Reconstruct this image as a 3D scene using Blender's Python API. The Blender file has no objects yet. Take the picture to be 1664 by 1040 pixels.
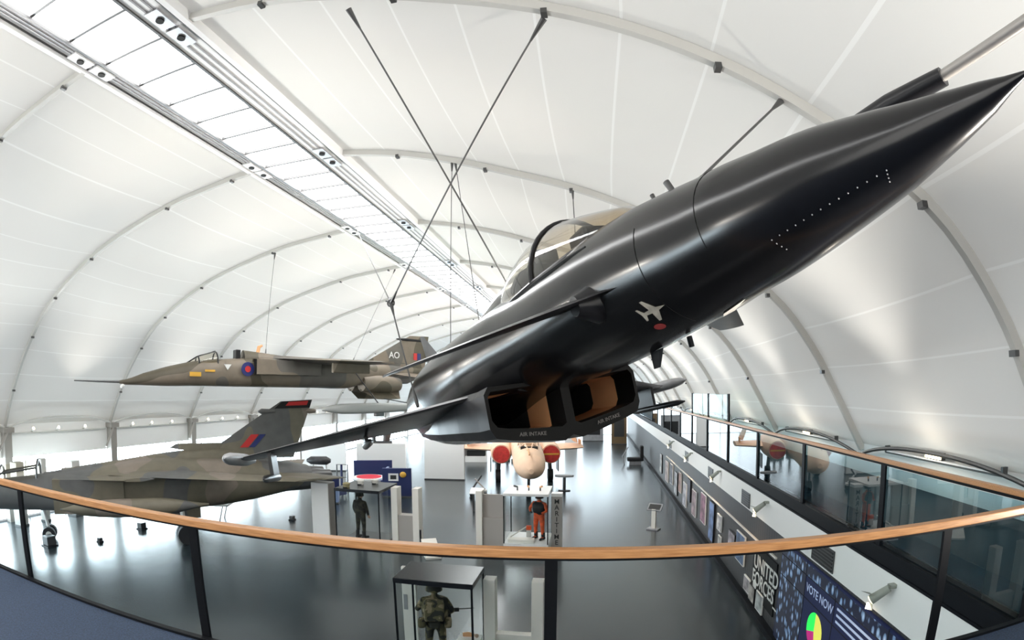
import bpy, math, random
from mathutils import Vector, Matrix
random.seed(7)
PI = math.pi
SC = bpy.context.scene
COL = SC.collection

# ------------------------------------------------------------------ camera, world, light
cd = bpy.data.cameras.new('camera'); cam = bpy.data.objects.new('camera', cd); COL.objects.link(cam); SC.camera = cam
CF, CK, CYAW, CPIT, CROL, CZ = 852.2026, -.0182, -.1569, .0437, -.004, 6.36
cd.type = 'PANO'; cd.panorama_type = 'FISHEYE_LENS_POLYNOMIAL'
cd.sensor_fit = 'HORIZONTAL'; cd.sensor_width = 36.0
_pp = 1664 / 36.0
cd.fisheye_fov = PI
cd.fisheye_polynomial_k0 = 0; cd.fisheye_polynomial_k2 = 0; cd.fisheye_polynomial_k4 = 0
cd.fisheye_polynomial_k1 = -_pp / CF; cd.fisheye_polynomial_k3 = -CK * (_pp / CF) ** 3
cd.shift_y = 78.07 / 1040
cd.clip_start = .02; cd.clip_end = 500
_c, _s = math.cos, math.sin
R1 = Matrix(((_c(CROL), 0, -_s(CROL)), (0, 1, 0), (_s(CROL), 0, _c(CROL))))
R2 = Matrix(((1, 0, 0), (0, _c(CPIT), -_s(CPIT)), (0, _s(CPIT), _c(CPIT))))
R3 = Matrix(((_c(CYAW), _s(CYAW), 0), (-_s(CYAW), _c(CYAW), 0), (0, 0, 1)))
RR = R3 @ R2 @ R1
right, fwd, up = RR @ Vector((1, 0, 0)), RR @ Vector((0, 1, 0)), RR @ Vector((0, 0, 1))
M = Matrix.Identity(4)
for i in range(3):
    M[i][0] = right[i]; M[i][1] = up[i]; M[i][2] = -fwd[i]
M[2][3] = CZ
cam.matrix_world = M

W = bpy.data.worlds.new('sky'); SC.world = W; W.use_nodes = True
bg = W.node_tree.nodes['Background']; bg.inputs[0].default_value = (.93, .97, 1, 1); bg.inputs[1].default_value = .64
sd = bpy.data.lights.new('sun', 'SUN'); sun = bpy.data.objects.new('sun', sd); COL.objects.link(sun)
sd.energy = .7; sd.angle = .09; sd.color = (1, .96, .9)
sun.rotation_euler = Vector((-.16, -.10, -1)).to_track_quat('-Z', 'Y').to_euler()
sun.location = (0, 0, 40)
SC.view_settings.view_transform = 'Standard'; SC.view_settings.look = 'None'
SC.view_settings.gamma = 1; SC.view_settings.use_curve_mapping = False
SC.view_settings.exposure = .0
UPL = 220       # watts of each uplight on the side walls
SC.cycles.max_bounces = 10; SC.cycles.transparent_max_bounces = 24; SC.cycles.diffuse_bounces = 5
SC.cycles.glossy_bounces = 4; SC.cycles.transmission_bounces = 6
SC.cycles.sample_clamp_indirect = 6
SC.cycles.caustics_reflective = False; SC.cycles.caustics_refractive = False

# ------------------------------------------------------------------ materials
MATS = {}
def nodes(name):
    m = bpy.data.materials.new(name); m.use_nodes = True
    return m, m.node_tree, m.node_tree.nodes['Principled BSDF']
def mat(name, col, rough=.5, metal=0, emit=0, noise=0, scale=8, bump=0, spec=.5, alpha=None):
    if name in MATS: return MATS[name]
    m, nt, b = nodes(name)
    b.inputs['Base Color'].default_value = (*col, 1); b.inputs['Roughness'].default_value = rough
    b.inputs['Metallic'].default_value = metal; b.inputs['Specular IOR Level'].default_value = spec
    if emit:
        b.inputs['Emission Color'].default_value = (*col, 1); b.inputs['Emission Strength'].default_value = emit
    if noise or bump:
        tc = nt.nodes.new('ShaderNodeTexCoord'); n = nt.nodes.new('ShaderNodeTexNoise')
        n.inputs['Scale'].default_value = scale; n.inputs['Detail'].default_value = 5
        nt.links.new(tc.outputs['Object'], n.inputs['Vector'])
        if noise:
            r = nt.nodes.new('ShaderNodeMapRange'); r.inputs[1].default_value = .3; r.inputs[2].default_value = .7
            r.inputs[3].default_value = 1 - noise; r.inputs[4].default_value = 1 + noise
            mx = nt.nodes.new('ShaderNodeVectorMath'); mx.operation = 'SCALE'; mx.inputs[0].default_value = col
            nt.links.new(n.outputs['Fac'], r.inputs[0]); nt.links.new(r.outputs[0], mx.inputs['Scale'])
            nt.links.new(mx.outputs[0], b.inputs['Base Color'])
            r2 = nt.nodes.new('ShaderNodeMapRange'); r2.inputs[3].default_value = max(.02, rough - noise * .35); r2.inputs[4].default_value = min(1, rough + noise * .35)
            nt.links.new(n.outputs['Fac'], r2.inputs[0]); nt.links.new(r2.outputs[0], b.inputs['Roughness'])
        if bump:
            bp = nt.nodes.new('ShaderNodeBump'); bp.inputs['Strength'].default_value = bump; bp.inputs['Distance'].default_value = .02
            nt.links.new(n.outputs['Fac'], bp.inputs['Height']); nt.links.new(bp.outputs[0], b.inputs['Normal'])
    MATS[name] = m
    return m
def camo(name, cols, scale, rough=.55, stops=(0, .48, .58), offset=(0, 0, 0)):
    m, nt, b = nodes(name)
    tc = nt.nodes.new('ShaderNodeTexCoord'); mp = nt.nodes.new('ShaderNodeMapping'); n = nt.nodes.new('ShaderNodeTexNoise')
    mp.inputs['Location'].default_value = offset
    n.inputs['Scale'].default_value = scale; n.inputs['Detail'].default_value = 1.5
    r = nt.nodes.new('ShaderNodeValToRGB'); r.color_ramp.interpolation = 'CONSTANT'
    while len(r.color_ramp.elements) < len(cols): r.color_ramp.elements.new(.5)
    for e, p, c in zip(r.color_ramp.elements, stops, cols): e.position = p; e.color = (*c, 1)
    n2 = nt.nodes.new('ShaderNodeTexNoise'); n2.inputs['Scale'].default_value = scale * 9; n2.inputs['Detail'].default_value = 4
    mr = nt.nodes.new('ShaderNodeMapRange'); mr.inputs[3].default_value = .75; mr.inputs[4].default_value = 1.25
    mx = nt.nodes.new('ShaderNodeVectorMath'); mx.operation = 'SCALE'
    L = nt.links.new
    L(tc.outputs['Object'], mp.inputs[0]); L(mp.outputs[0], n.inputs['Vector']); L(tc.outputs['Object'], n2.inputs['Vector'])
    L(n.outputs['Fac'], r.inputs[0]); L(n2.outputs['Fac'], mr.inputs[0]); L(r.outputs[0], mx.inputs[0]); L(mr.outputs[0], mx.inputs['Scale'])
    L(mx.outputs[0], b.inputs['Base Color']); b.inputs['Roughness'].default_value = rough
    MATS[name] = m; return m
def glass(name, tint, refl=1.0, rough=.01):
    m, nt, b = nodes(name); nt.nodes.remove(b)
    o = nt.nodes['Material Output']; t = nt.nodes.new('ShaderNodeBsdfTransparent'); g = nt.nodes.new('ShaderNodeBsdfGlossy')
    f = nt.nodes.new('ShaderNodeFresnel'); f.inputs[0].default_value = 1.5
    ml = nt.nodes.new('ShaderNodeMath'); ml.operation = 'MULTIPLY'; ml.inputs[1].default_value = refl
    mx = nt.nodes.new('ShaderNodeMixShader')
    t.inputs[0].default_value = (*tint, 1); g.inputs['Roughness'].default_value = rough
    L = nt.links.new
    ge = nt.nodes.new('ShaderNodeNewGeometry'); inv = nt.nodes.new('ShaderNodeMath'); inv.operation = 'SUBTRACT'; inv.inputs[0].default_value = 1
    m2 = nt.nodes.new('ShaderNodeMath'); m2.operation = 'MULTIPLY'; m2.use_clamp = True
    L(ge.outputs['Backfacing'], inv.inputs[1]); L(inv.outputs[0], m2.inputs[0]); L(ml.outputs[0], m2.inputs[1])
    L(f.outputs[0], ml.inputs[0]); L(m2.outputs[0], mx.inputs[0]); L(t.outputs[0], mx.inputs[1]); L(g.outputs[0], mx.inputs[2]); L(mx.outputs[0], o.inputs[0])
    MATS[name] = m; return m

def fabric_mat():
    m, nt, b = nodes('tensile_fabric'); nt.nodes.remove(b)
    o = nt.nodes['Material Output']; d = nt.nodes.new('ShaderNodeBsdfDiffuse'); t = nt.nodes.new('ShaderNodeBsdfTranslucent')
    mx = nt.nodes.new('ShaderNodeMixShader'); mx.inputs[0].default_value = .30
    uv = nt.nodes.new('ShaderNodeUVMap'); sp = nt.nodes.new('ShaderNodeSeparateXYZ')
    md = nt.nodes.new('ShaderNodeMath'); md.operation = 'FRACT'
    ml = nt.nodes.new('ShaderNodeMath'); ml.operation = 'MULTIPLY'; ml.inputs[1].default_value = 13
    lt = nt.nodes.new('ShaderNodeMath'); lt.operation = 'LESS_THAN'; lt.inputs[1].default_value = .035
    c1 = nt.nodes.new('ShaderNodeMix'); c1.data_type = 'RGBA'
    c1.inputs['A'].default_value = (.80, .79, .76, 1); c1.inputs['B'].default_value = (.93, .93, .91, 1)
    L = nt.links.new
    L(uv.outputs[0], sp.inputs[0]); L(sp.outputs[0], ml.inputs[0]); L(ml.outputs[0], md.inputs[0]); L(md.outputs[0], lt.inputs[0])
    L(lt.outputs[0], c1.inputs['Factor']); L(c1.outputs['Result'], d.inputs[0])
    t.inputs[0].default_value = (.86, .85, .82, 1)
    L(d.outputs[0], mx.inputs[1]); L(t.outputs[0], mx.inputs[2]); L(mx.outputs[0], o.inputs[0])
    return m
def floor_mat():
    m, nt, b = nodes('polished_floor'); L = nt.links.new
    tc = nt.nodes.new('ShaderNodeTexCoord'); n = nt.nodes.new('ShaderNodeTexNoise'); n.inputs['Scale'].default_value = .35; n.inputs['Detail'].default_value = 6
    r = nt.nodes.new('ShaderNodeValToRGB'); e = r.color_ramp.elements
    e[0].position = .3; e[0].color = (.012, .019, .023, 1); e[1].position = .7; e[1].color = (.024, .034, .040, 1)
    L(tc.outputs['Object'], n.inputs['Vector']); L(n.outputs['Fac'], r.inputs[0]); L(r.outputs[0], b.inputs['Base Color'])
    n2 = nt.nodes.new('ShaderNodeTexNoise'); n2.inputs['Scale'].default_value = 1.1; n2.inputs['Detail'].default_value = 3
    bp = nt.nodes.new('ShaderNodeBump'); bp.inputs['Strength'].default_value = .12; bp.inputs['Distance'].default_value = .03
    L(tc.outputs['Object'], n2.inputs['Vector']); L(n2.outputs['Fac'], bp.inputs['Height']); L(bp.outputs[0], b.inputs['Normal'])
    b.inputs['Roughness'].default_value = .25; b.inputs['Specular IOR Level'].default_value = .5; b.inputs['Coat Weight'].default_value = .12; b.inputs['Coat Roughness'].default_value = .12
    return m
def wood_mat():
    m, nt, b = nodes('oak_rail'); L = nt.links.new
    tc = nt.nodes.new('ShaderNodeTexCoord'); mp = nt.nodes.new('ShaderNodeMapping'); mp.inputs['Scale'].default_value = (1, 30, 30)
    n = nt.nodes.new('ShaderNodeTexNoise'); n.inputs['Scale'].default_value = 3; n.inputs['Detail'].default_value = 5
    r = nt.nodes.new('ShaderNodeValToRGB'); e = r.color_ramp.elements
    e[0].position = .3; e[0].color = (.37, .165, .058, 1); e[1].position = .7; e[1].color = (.58, .295, .12, 1)
    L(tc.outputs['Object'], mp.inputs[0]); L(mp.outputs[0], n.inputs['Vector']); L(n.outputs['Fac'], r.inputs[0]); L(r.outputs[0], b.inputs['Base Color'])
    b.inputs['Roughness'].default_value = .38
    return m
def cladding_mat():
    m, nt, b = nodes('dark_cladding'); L = nt.links.new
    tc = nt.nodes.new('ShaderNodeTexCoord'); w = nt.nodes.new('ShaderNodeTexWave'); w.wave_type = 'BANDS'; w.bands_direction = 'Y'
    w.inputs['Scale'].default_value = 1.6; w.inputs['Distortion'].default_value = 0
    r = nt.nodes.new('ShaderNodeValToRGB'); e = r.color_ramp.elements
    e[0].position = .0; e[0].color = (.02, .02, .021, 1); e[1].position = .12; e[1].color = (.05, .049, .05, 1)
    L(tc.outputs['Object'], w.inputs['Vector']); L(w.outputs['Fac'], r.inputs[0]); L(r.outputs[0], b.inputs['Base Color'])
    b.inputs['Roughness'].default_value = .45
    return m
def portrait_mat(name, scale, emit=.8):
    # rows of small head-and-shoulder pictures on a lit screen
    m, nt, b = nodes(name); L = nt.links.new
    tc = nt.nodes.new('ShaderNodeTexCoord'); v = nt.nodes.new('ShaderNodeTexVoronoi'); v.inputs['Scale'].default_value = scale; v.inputs['Randomness'].default_value = .75
    mp = nt.nodes.new('ShaderNodeMapping'); mp.inputs['Scale'].default_value = (.01, 1.5, .9)
    r = nt.nodes.new('ShaderNodeValToRGB'); r.color_ramp.elements.new(.3); r.color_ramp.elements.new(.38)
    for e, (p, c) in zip(r.color_ramp.elements, ((0, (.75, .62, .58)), (.16, (.30, .45, .66)), (.36, (.12, .2, .36)), (.46, (.008, .012, .035)))): e.position = p; e.color = (*c, 1)
    L(tc.outputs['Object'], mp.inputs[0]); L(mp.outputs[0], v.inputs['Vector']); L(v.outputs['Distance'], r.inputs[0])
    L(r.outputs[0], b.inputs['Base Color']); L(r.outputs[0], b.inputs['Emission Color']); b.inputs['Emission Strength'].default_value = emit
    b.inputs['Roughness'].default_value = .3
    MATS[name] = m; return m

FABRIC = fabric_mat(); FLOOR = floor_mat(); WOOD = wood_mat(); CLAD = cladding_mat()
BLACK = mat('black_gloss_paint', (.006, .006, .007), .2, noise=.16, scale=1.6)
BLACK2 = mat('black_satin_paint', (.010, .010, .012), .32, noise=.2, scale=2, spec=.4)
LIPB = mat('intake_black', (.008, .008, .008), .5, spec=.15)
GREYPATCH = mat('worn_black_paint', (.045, .045, .048), .38, noise=.4, scale=3)
COPPER = mat('duct_primer', (.80, .42, .20), .55, noise=.1, scale=1.5)
SLATE = mat('pale_grey_panel', (.30, .30, .31), .4, noise=.15, scale=3)
POST = mat('black_steel', (.006, .007, .009), .5, spec=.1)
WHITE = mat('white_paint', (.90, .89, .87), .5)
CREAM = mat('warm_white_board', (.86, .82, .75), .55)
BOARD = mat('grey_beige_board', (.40, .37, .34), .55)
STEEL = mat('painted_steel', (.56, .55, .52), .45)
COLG = mat('column_grey', (.30, .28, .255), .5)
STEELD = mat('dark_steel', (.09, .09, .09), .35, metal=.5)
ALU = mat('aluminium', (.62, .62, .63), .3, metal=.8)
BEAM = mat('white_beam', (.85, .85, .85), .45)
CARPET = mat('blue_carpet', (.026, .045, .085), .95, noise=.5, scale=60, bump=.4)
DARKFL = mat('dark_mezzanine_carpet', (.026, .046, .058), .9, noise=.3, scale=40)
FASCIA = mat('white_fascia', (.85, .85, .83), .5)
NAVY = mat('navy_board', (.012, .022, .10), .5)
NAVYL = mat('pale_blue_board', (.30, .38, .62), .5)
RED = mat('red_cover', (.55, .035, .03), .5, noise=.2, scale=6)
REDT = mat('red_top', (.75, .03, .06), .4)
YEL = mat('yellow_band', (.75, .42, .06), .5)
PANE = mat('skylight_pane', (1, 1, 1), .4, emit=10)
WPANE = mat('bright_window_pane', (.78, .92, 1), .4, emit=15)
GABLE = mat('frosted_gable_glazing', (.80, .92, 1), .5, emit=3.6)
GABLEB = mat('added_rear_glow', (1, .98, .94), .5, emit=1.9)  # glow added behind the camera as fill light
LAMP = mat('lit_lamp', (1, .78, .45), .4, emit=14)
LAMPW = mat('lit_spot', (1, .72, .42), .4, emit=8)
TYRE = mat('rubber', (.015, .015, .016), .7)
CLEAR = glass('clear_balustrade_glass', (.96, .98, .98), .45)
DARKGL = glass('tinted_balustrade_glass', (.66, .80, .84), 3.0)
PALEGL = glass('pale_green_glass', (.84, .93, .91), .8)
CASEGL = glass('case_glass', (.965, .98, .98), .8)
CANOPYGL = glass('canopy_glass', (.74, .66, .54), 2.0, .06)
CANOPYCL = glass('clear_canopy_glass', (.90, .87, .80), 1.6, .03)
DESERT = mat('desert_pink_paint', (.80, .55, .38), .55, noise=.1, scale=1.2)
TORN = camo('tornado_camouflage', ((.12, .12, .118), (.17, .15, .11), (.235, .195, .16)), .32, stops=(0, .47, .60))
JAG = camo('jaguar_camouflage', ((.10, .085, .058), (.20, .165, .125), (.13, .12, .105)), .30, stops=(0, .46, .58))
SOLD = camo('woodland_cloth', ((.025, .024, .016), (.11, .095, .045), (.26, .20, .12)), 6, .9, stops=(0, .46, .58))
OLIVE = camo('dark_olive_cloth', ((.018, .017, .013), (.035, .032, .022), (.05, .045, .03)), 5, .9)
ORANGE = mat('orange_cloth', (.72, .10, .025), .8, noise=.3, scale=9)
BLK = mat('black_cloth', (.012, .012, .013), .8)
SKIN = mat('mannequin_skin', (.55, .34, .24), .6)
GREYST = mat('pale_grey_store', (.40, .41, .40), .5)
BLUE = mat('roundel_blue', (.02, .03, .16), .5)
RRED = mat('roundel_red', (.60, .03, .03), .5)
LTXT = mat('white_lettering', (.75, .75, .73), .5)
DTXT = mat('dark_lettering', (.03, .03, .03), .5)
SCREENB = mat('screen_navy', (.010, .014, .045), .4, emit=.7, spec=.2)
SCRTXT = mat('screen_lettering', (.42, .50, .70), .4, emit=.3)
PIE_G = mat('pie_green', (.02, .85, .10), .4, emit=.8)
PIE_Y = mat('pie_yellow', (.80, .76, .12), .4, emit=.6)
PIE_M = mat('pie_magenta', (.42, .015, .16), .4, emit=.8)
PORTR = portrait_mat('portrait_grid', 4.6, .22)

# ------------------------------------------------------------------ mesh helpers
class MB:
    def __init__(s): s.v = []; s.f = []; s.m = []; s.cur = 0
    def add(s, vs, fs):
        o = len(s.v); s.v += [tuple(v) for v in vs]
        for f in fs: s.f.append(tuple(i + o for i in f)); s.m.append(s.cur)
        return s
    def box(s, lo, hi, rot=0, piv=None, mtx=None):
        x0, y0, z0 = lo; x1, y1, z1 = hi
        vs = [Vector(p) for p in ((x0, y0, z0), (x1, y0, z0), (x1, y1, z0), (x0, y1, z0), (x0, y0, z1), (x1, y0, z1), (x1, y1, z1), (x0, y1, z1))]
        if mtx is not None: vs = [mtx @ v for v in vs]
        return s.add(vs, [(0, 3, 2, 1), (4, 5, 6, 7), (0, 1, 5, 4), (1, 2, 6, 5), (2, 3, 7, 6), (3, 0, 4, 7)])
    def cbox(s, c, size, mtx=None):
        return s.box([c[i] - size[i] / 2 for i in range(3)], [c[i] + size[i] / 2 for i in range(3)], mtx=mtx)
    def rings(s, rs, cap0=True, cap1=True, closed=True):
        n = len(rs[0]); vs = [p for r in rs for p in r]; fs = []
        for i in range(len(rs) - 1):
            for j in range(n if closed else n - 1):
                k = (j + 1) % n
                fs.append((i * n + j, i * n + k, (i + 1) * n + k, (i + 1) * n + j))
        if cap0: fs.append(tuple(range(n))[::-1])
        if cap1: fs.append(tuple((len(rs) - 1) * n + j for j in range(n)))
        return s.add(vs, fs)
    def tube(s, pts, r, n=8, cap=True):
        pts = [Vector(p) for p in pts]; rs = r if isinstance(r, (list, tuple)) else [r] * len(pts)
        T = [(pts[min(i + 1, len(pts) - 1)] - pts[max(i - 1, 0)]).normalized() for i in range(len(pts))]
        a = Vector((0, 0, 1)) if abs(T[0].z) < .9 else Vector((1, 0, 0))
        u = T[0].cross(a).normalized(); out = []
        for i, p in enumerate(pts):
            u = (u - T[i] * u.dot(T[i])).normalized(); w = T[i].cross(u)
            out.append([p + (u * math.cos(2 * PI * k / n) + w * math.sin(2 * PI * k / n)) * rs[i] for k in range(n)])
        return s.rings(out, cap, cap)
    def prism(s, poly, ax, d0, d1):
        """poly of 2-D points extruded along axis ax (0,1,2)"""
        def P(a, b, d): return {0: (d, a, b), 1: (a, d, b), 2: (a, b, d)}[ax]
        n = len(poly); vs = [P(a, b, d0) for a, b in poly] + [P(a, b, d1) for a, b in poly]
        fs = [tuple(range(n)), tuple(range(n, 2 * n))[::-1]] + [(i, i + n, (i + 1) % n + n, (i + 1) % n) for i in range(n)]
        return s.add(vs, fs)
    def ball(s, c, r, n=10, m=6):
        r = r if isinstance(r, (list, tuple)) else (r, r, r)
        rs = [[(c[0] + r[0] * math.sin(t) * math.cos(2 * PI * k / n), c[1] + r[1] * math.sin(t) * math.sin(2 * PI * k / n), c[2] + r[2] * math.cos(t)) for k in range(n)] for t in [.02 + (PI - .04) * i / m for i in range(m + 1)]]
        return s.rings(rs)
    def build(s, name, mats, parent=None, smooth=False, bevel=0, mtx=None):
        me = bpy.data.meshes.new(name); me.from_pydata(s.v, [], s.f)
        for m in (mats if isinstance(mats, (list, tuple)) else [mats]): me.materials.append(m)
        for p, i in zip(me.polygons, s.m): p.material_index = i; p.use_smooth = bool(smooth)
        o = bpy.data.objects.new(name, me); COL.objects.link(o)
        fix_normals(me)
        if smooth and smooth != 'all':
            try: me.set_sharp_from_angle(angle=math.radians(40))
            except Exception: pass
        if bevel:
            b = o.modifiers.new('bevel', 'BEVEL'); b.width = bevel; b.segments = 2; b.limit_method = 'ANGLE'
        if parent: o.parent = parent
        if mtx is not None: o.matrix_basis = mtx
        return o
def fix_normals(me):
    import bmesh
    b = bmesh.new(); b.from_mesh(me); bmesh.ops.recalc_face_normals(b, faces=b.faces); b.to_mesh(me); b.free()
def tag(o, label=None, cat=None, group=None, kind=None):
    if label: o['label'] = label
    if cat: o['category'] = cat
    if group: o['group'] = group
    if kind: o['kind'] = kind
    return o
def empty(name, loc=(0, 0, 0), label=None, cat=None, group=None, rz=0, mtx=None):
    o = bpy.data.objects.new(name, None); COL.objects.link(o); o.empty_display_size = .2
    if mtx is not None: o.matrix_world = mtx
    else: o.location = loc; o.rotation_euler = (0, 0, rz)
    return tag(o, label, cat, group)
def copy_tree(o, parent=None):
    c = o.copy(); COL.objects.link(c)
    if parent: c.parent = parent
    for ch in list(o.children): copy_tree(ch, c)
    return c
_tr = [0]
def trim(mb, m, **k):
    _tr[0] += 1
    return tag(mb.build('trim_%d' % _tr[0], m, **k), kind='structure')
def struct(name, mb, m, **k): return tag(mb.build(name, m, **k), kind='structure')
def catmull(P, per=5):
    P = [Vector(p) for p in P]; out = []
    for i in range(len(P) - 1):
        a, b, c, d = P[max(i - 1, 0)], P[i], P[i + 1], P[min(i + 2, len(P) - 1)]
        for k in range(per):
            t = k / per
            out.append(.5 * (2 * b + (c - a) * t + (2 * a - 5 * b + 4 * c - d) * t * t + (3 * b - a - 3 * c + d) * t ** 3))
    out.append(P[-1]); return out
def text(body, size, m, parent, mtx, name='lettering', extrude=.004, align='CENTER', sx=1):
    c = bpy.data.curves.new(name, 'FONT'); c.body = body; c.size = size; c.extrude = extrude; c.align_x = align; c.align_y = 'CENTER'
    c.offset = size * .012
    t = bpy.data.objects.new('tmp_text', c); COL.objects.link(t)
    dg = bpy.context.evaluated_depsgraph_get()
    me = bpy.data.meshes.new_from_object(t.evaluated_get(dg)); bpy.data.objects.remove(t); bpy.data.curves.remove(c)
    me.materials.clear(); me.materials.append(m)
    o = bpy.data.objects.new(name, me); COL.objects.link(o); o.parent = parent; o.matrix_basis = mtx @ Matrix.Diagonal((sx, 1, 1, 1)); return o
ORD = ['nearest', 'second', 'third', 'fourth', 'fifth', 'sixth', 'seventh', 'eighth', 'ninth', 'tenth', 'eleventh', 'twelfth']
def axes(x, y, z, o):
    m = Matrix.Identity(4)
    for i in range(3): m[i][0] = x[i]; m[i][1] = y[i]; m[i][2] = z[i]; m[i][3] = o[i]
    return m

# ------------------------------------------------------------------ the hall
H = 7.0                                   # rib spacing
RIBY = [H * (.85 + k) for k in range(-2, 11)]
END = RIBY[-1]
PROF = [(-25.9, 4.5), (-24.95, 6.2), (-23.8, 7.8), (-22.5, 9.2), (-21.3, 10.1), (-19.5, 11.05), (-17.7, 11.8), (-14.3, 12.72), (-12.3, 13.05), (-10.5, 13.3)]
PROFR = [(-7.15, 13.35), (-5.3, 13.05), (-3.5, 12.58), (-2, 12.1), (-.45, 11.6), (1.1, 10.95), (2.6, 10.12), (4.55, 8.75), (5.65, 7.4), (6.35, 6.15), (7.15, 4.72)]
LP = catmull([(x, 0, z) for x, z in PROF], 4); RP = catmull([(x, 0, z) for x, z in PROFR], 4)
FX, BACK = 4.7, -8.1
DECK = 4.12
struct('floor', MB().box((-26.2, BACK, -.2), (7.4, END + .3, 0)), FLOOR)

def outward(P, i):
    t = (P[min(i + 1, len(P) - 1)] - P[max(i - 1, 0)]).normalized(); n = Vector((-t.z, 0, t.x))
    return n
def fabric_bay(P, y0, y1, arc):
    """membrane stretched between two ribs; its foot is cut as a shallow arch"""
    N = 10; verts = []; n = len(P)
    for j in range(N + 1):
        v = j / N; y = y0 + (y1 - y0) * v; sag = .22 * 4 * v * (1 - v)
        for i in range(n):
            p = P[i].copy(); w = math.sin(PI * i / (n - 1))
            p += outward(P, i) * (.12 - sag * w)
            verts.append((p.x, y, p.z))
    faces = [(j * n + i, j * n + i + 1, (j + 1) * n + i + 1, (j + 1) * n + i) for j in range(N) for i in range(n - 1)]
    return verts, faces
bays = []
CEIL = MB(); CUV = []
for k in range(len(RIBY) - 1):
    for P in (LP, RP):
        vs, fs = fabric_bay(P, RIBY[k], RIBY[k + 1], 0)
        CEIL.add(vs, fs)
ceil = struct('ceiling', CEIL, FABRIC, smooth='all')
uvl = ceil.data.uv_layers.new(name='UVMap')
npl, npr = len(LP), len(RP)
per = (npl + npr) * 11
for lp in ceil.data.loops:
    i = lp.vertex_index % per
    if i < npl * 11: u = (i % npl) / (npl - 1); v = (i // npl) / 10
    else: i -= npl * 11; u = (i % npr) / (npr - 1); v = (i // npr) / 10
    uvl.data[lp.index].uv = (u * .999 + .0005, v)

def rib(P, y):
    mb = MB(); w = .06; rs = []
    for i, p in enumerate(P):
        n = outward(P, i)
        a, b = p + n * .10, p - n * .06
        rs.append([(a.x, y - w, a.z), (a.x, y + w, a.z), (b.x, y + w, b.z), (b.x, y - w, b.z)])
    mb.rings(rs)
    # joint sleeves with a small lug under the rib
    for i in range(4, len(P) - 2, 6):
        p = P[i]; n = outward(P, i); q = p - n * .07
        mb.cur = 1; mb.cbox((q.x, y, q.z), (.09, .14, .09)); mb.cur = 0
    return mb
for k, y in enumerate(RIBY):
    trim(rib(LP, y), [STEEL, STEELD]); trim(rib(RP, y), [STEEL, STEELD])
    # steel column under the left rib
    c = MB().box((-26.0, y - .22, 0), (-25.6, y + .22, 4.2)); c.box((-26.05, y - .3, 4.2), (-25.45, y + .3, 4.45))
    c.tube([(-25.5, y - .1, 4.2), (-25.2, y - .9, 3.2)], .06)
    trim(c, COLG)
# hoops along the feet, wall strips under them
def hoop(x, z0, y0, y1, rise, inward):
    pts = []
    for i in range(17):
        t = i / 16; h = rise * (1 - abs(2 * t - 1) ** 2.4)
        pts.append((x + inward * h * .45, y0 + (y1 - y0) * t, z0 + h))
    return pts
for k in range(len(RIBY) - 1):
    y0, y1 = RIBY[k] + .15, RIBY[k + 1] - .15
    trim(MB().tube(hoop(-25.75, 4.45, y0, y1, .45, 1), .045), STEEL, smooth=True)
    trim(MB().tube(hoop(7.05, 4.62, y0, y1, .38, -1), .045), STEELD, smooth=True)
# left wall: solid band over continuous glazing
wl = MB().box((-26.15, BACK, 2.98), (-26.0, END, 4.9))
struct('wall_left', wl, WHITE)
wn = 0
for k in range(len(RIBY) - 1):
    wn += 1
    o = struct('window_%d' % wn, MB().box((-26.1, RIBY[k] + .22, .12), (-26.05, RIBY[k + 1] - .22, 2.98)), WPANE)
    for i in range(1, 6):
        y = RIBY[k] + H * i / 6
        MB().box((-26.06, y - .03, .1), (-25.98, y + .03, 3.0)).build('mullion', STEEL, o)
struct('wall_right', MB().box((7.2, BACK, 0), (7.35, END, 5.1)), FASCIA)
struct('wall_far', MB().box((-26.2, END + .05, 0), (7.4, END + .25, 14)), WHITE)
wn += 1
g = MB().prism([(p.x, p.z) for p in LP] + [(p.x, p.z) for p in RP] + [(7.1, .1), (-25.8, .1)], 1, END - .04, END + .03)
o = struct('window_%d' % wn, g, GABLE)
for x in range(-24, 6, 3): MB().box((x - .05, END - .1, 0), (x + .05, END - .04, 11.0 if -20 < x < 1 else 6)).build('mullion', STEEL, o)
struct('wall_back', MB().box((-26.2, BACK - .2, 0), (7.4, BACK, 14)), WHITE)
wn += 1
struct('window_%d' % wn, MB().prism([(p.x * .96 - .3, p.z * .97) for p in LP] + [(p.x * .96 - .3, p.z * .97) for p in RP] + [(6.5, DECK + .3), (-25, DECK + .3)], 1, BACK + .02, BACK + .06), GABLEB)  # added glowing gable out of view, brightens whatever faces the camera

# skylight along the crown
SKZ = 13.36
YA, YB = RIBY[0], END
for x0, x1, sgn in ((-10.5, -9.95, -1), (-8.0, -7.15, 1)):
    b = MB().box((x0, YA, SKZ - .02), (x1, YB, SKZ + .25)); b.cur = 1
    inner, outer = (x1, x0) if sgn < 0 else (x0, x1)
    b.box((inner - .035, YA, SKZ - .06), (inner + .035, YB, SKZ - .005))
    for f in (.3, .52, .82):
        xx = inner + (outer - inner) * f; b.cur = 2 if f < .8 else 1
        b.box((xx - .02, YA, SKZ - .045), (xx + .02, YB, SKZ - .01))
    b.cur = 0; b.box((outer - .07, YA, SKZ - .12), (outer + .07, YB, SKZ + .1))
    trim(b, [BEAM, STEELD, SLATE])
ry = 5.03 - 1.14 * 11
i = 0
prev = YA
ys = []
while ry < YB:
    ys.append(ry); ry += 1.14
for a, b in zip([YA] + ys, ys + [YB]):
    if b - a < .1: continue
    wn += 1
    struct('window_%d' % wn, MB().box((-9.93, a + .02, SKZ + .1), (-8.02, b - .02, SKZ + .13)), PANE)
for y in ys:
    trim(MB().box((-9.96, y - .032, SKZ + .02), (-7.99, y + .032, SKZ + .1)), STEELD)
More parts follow.
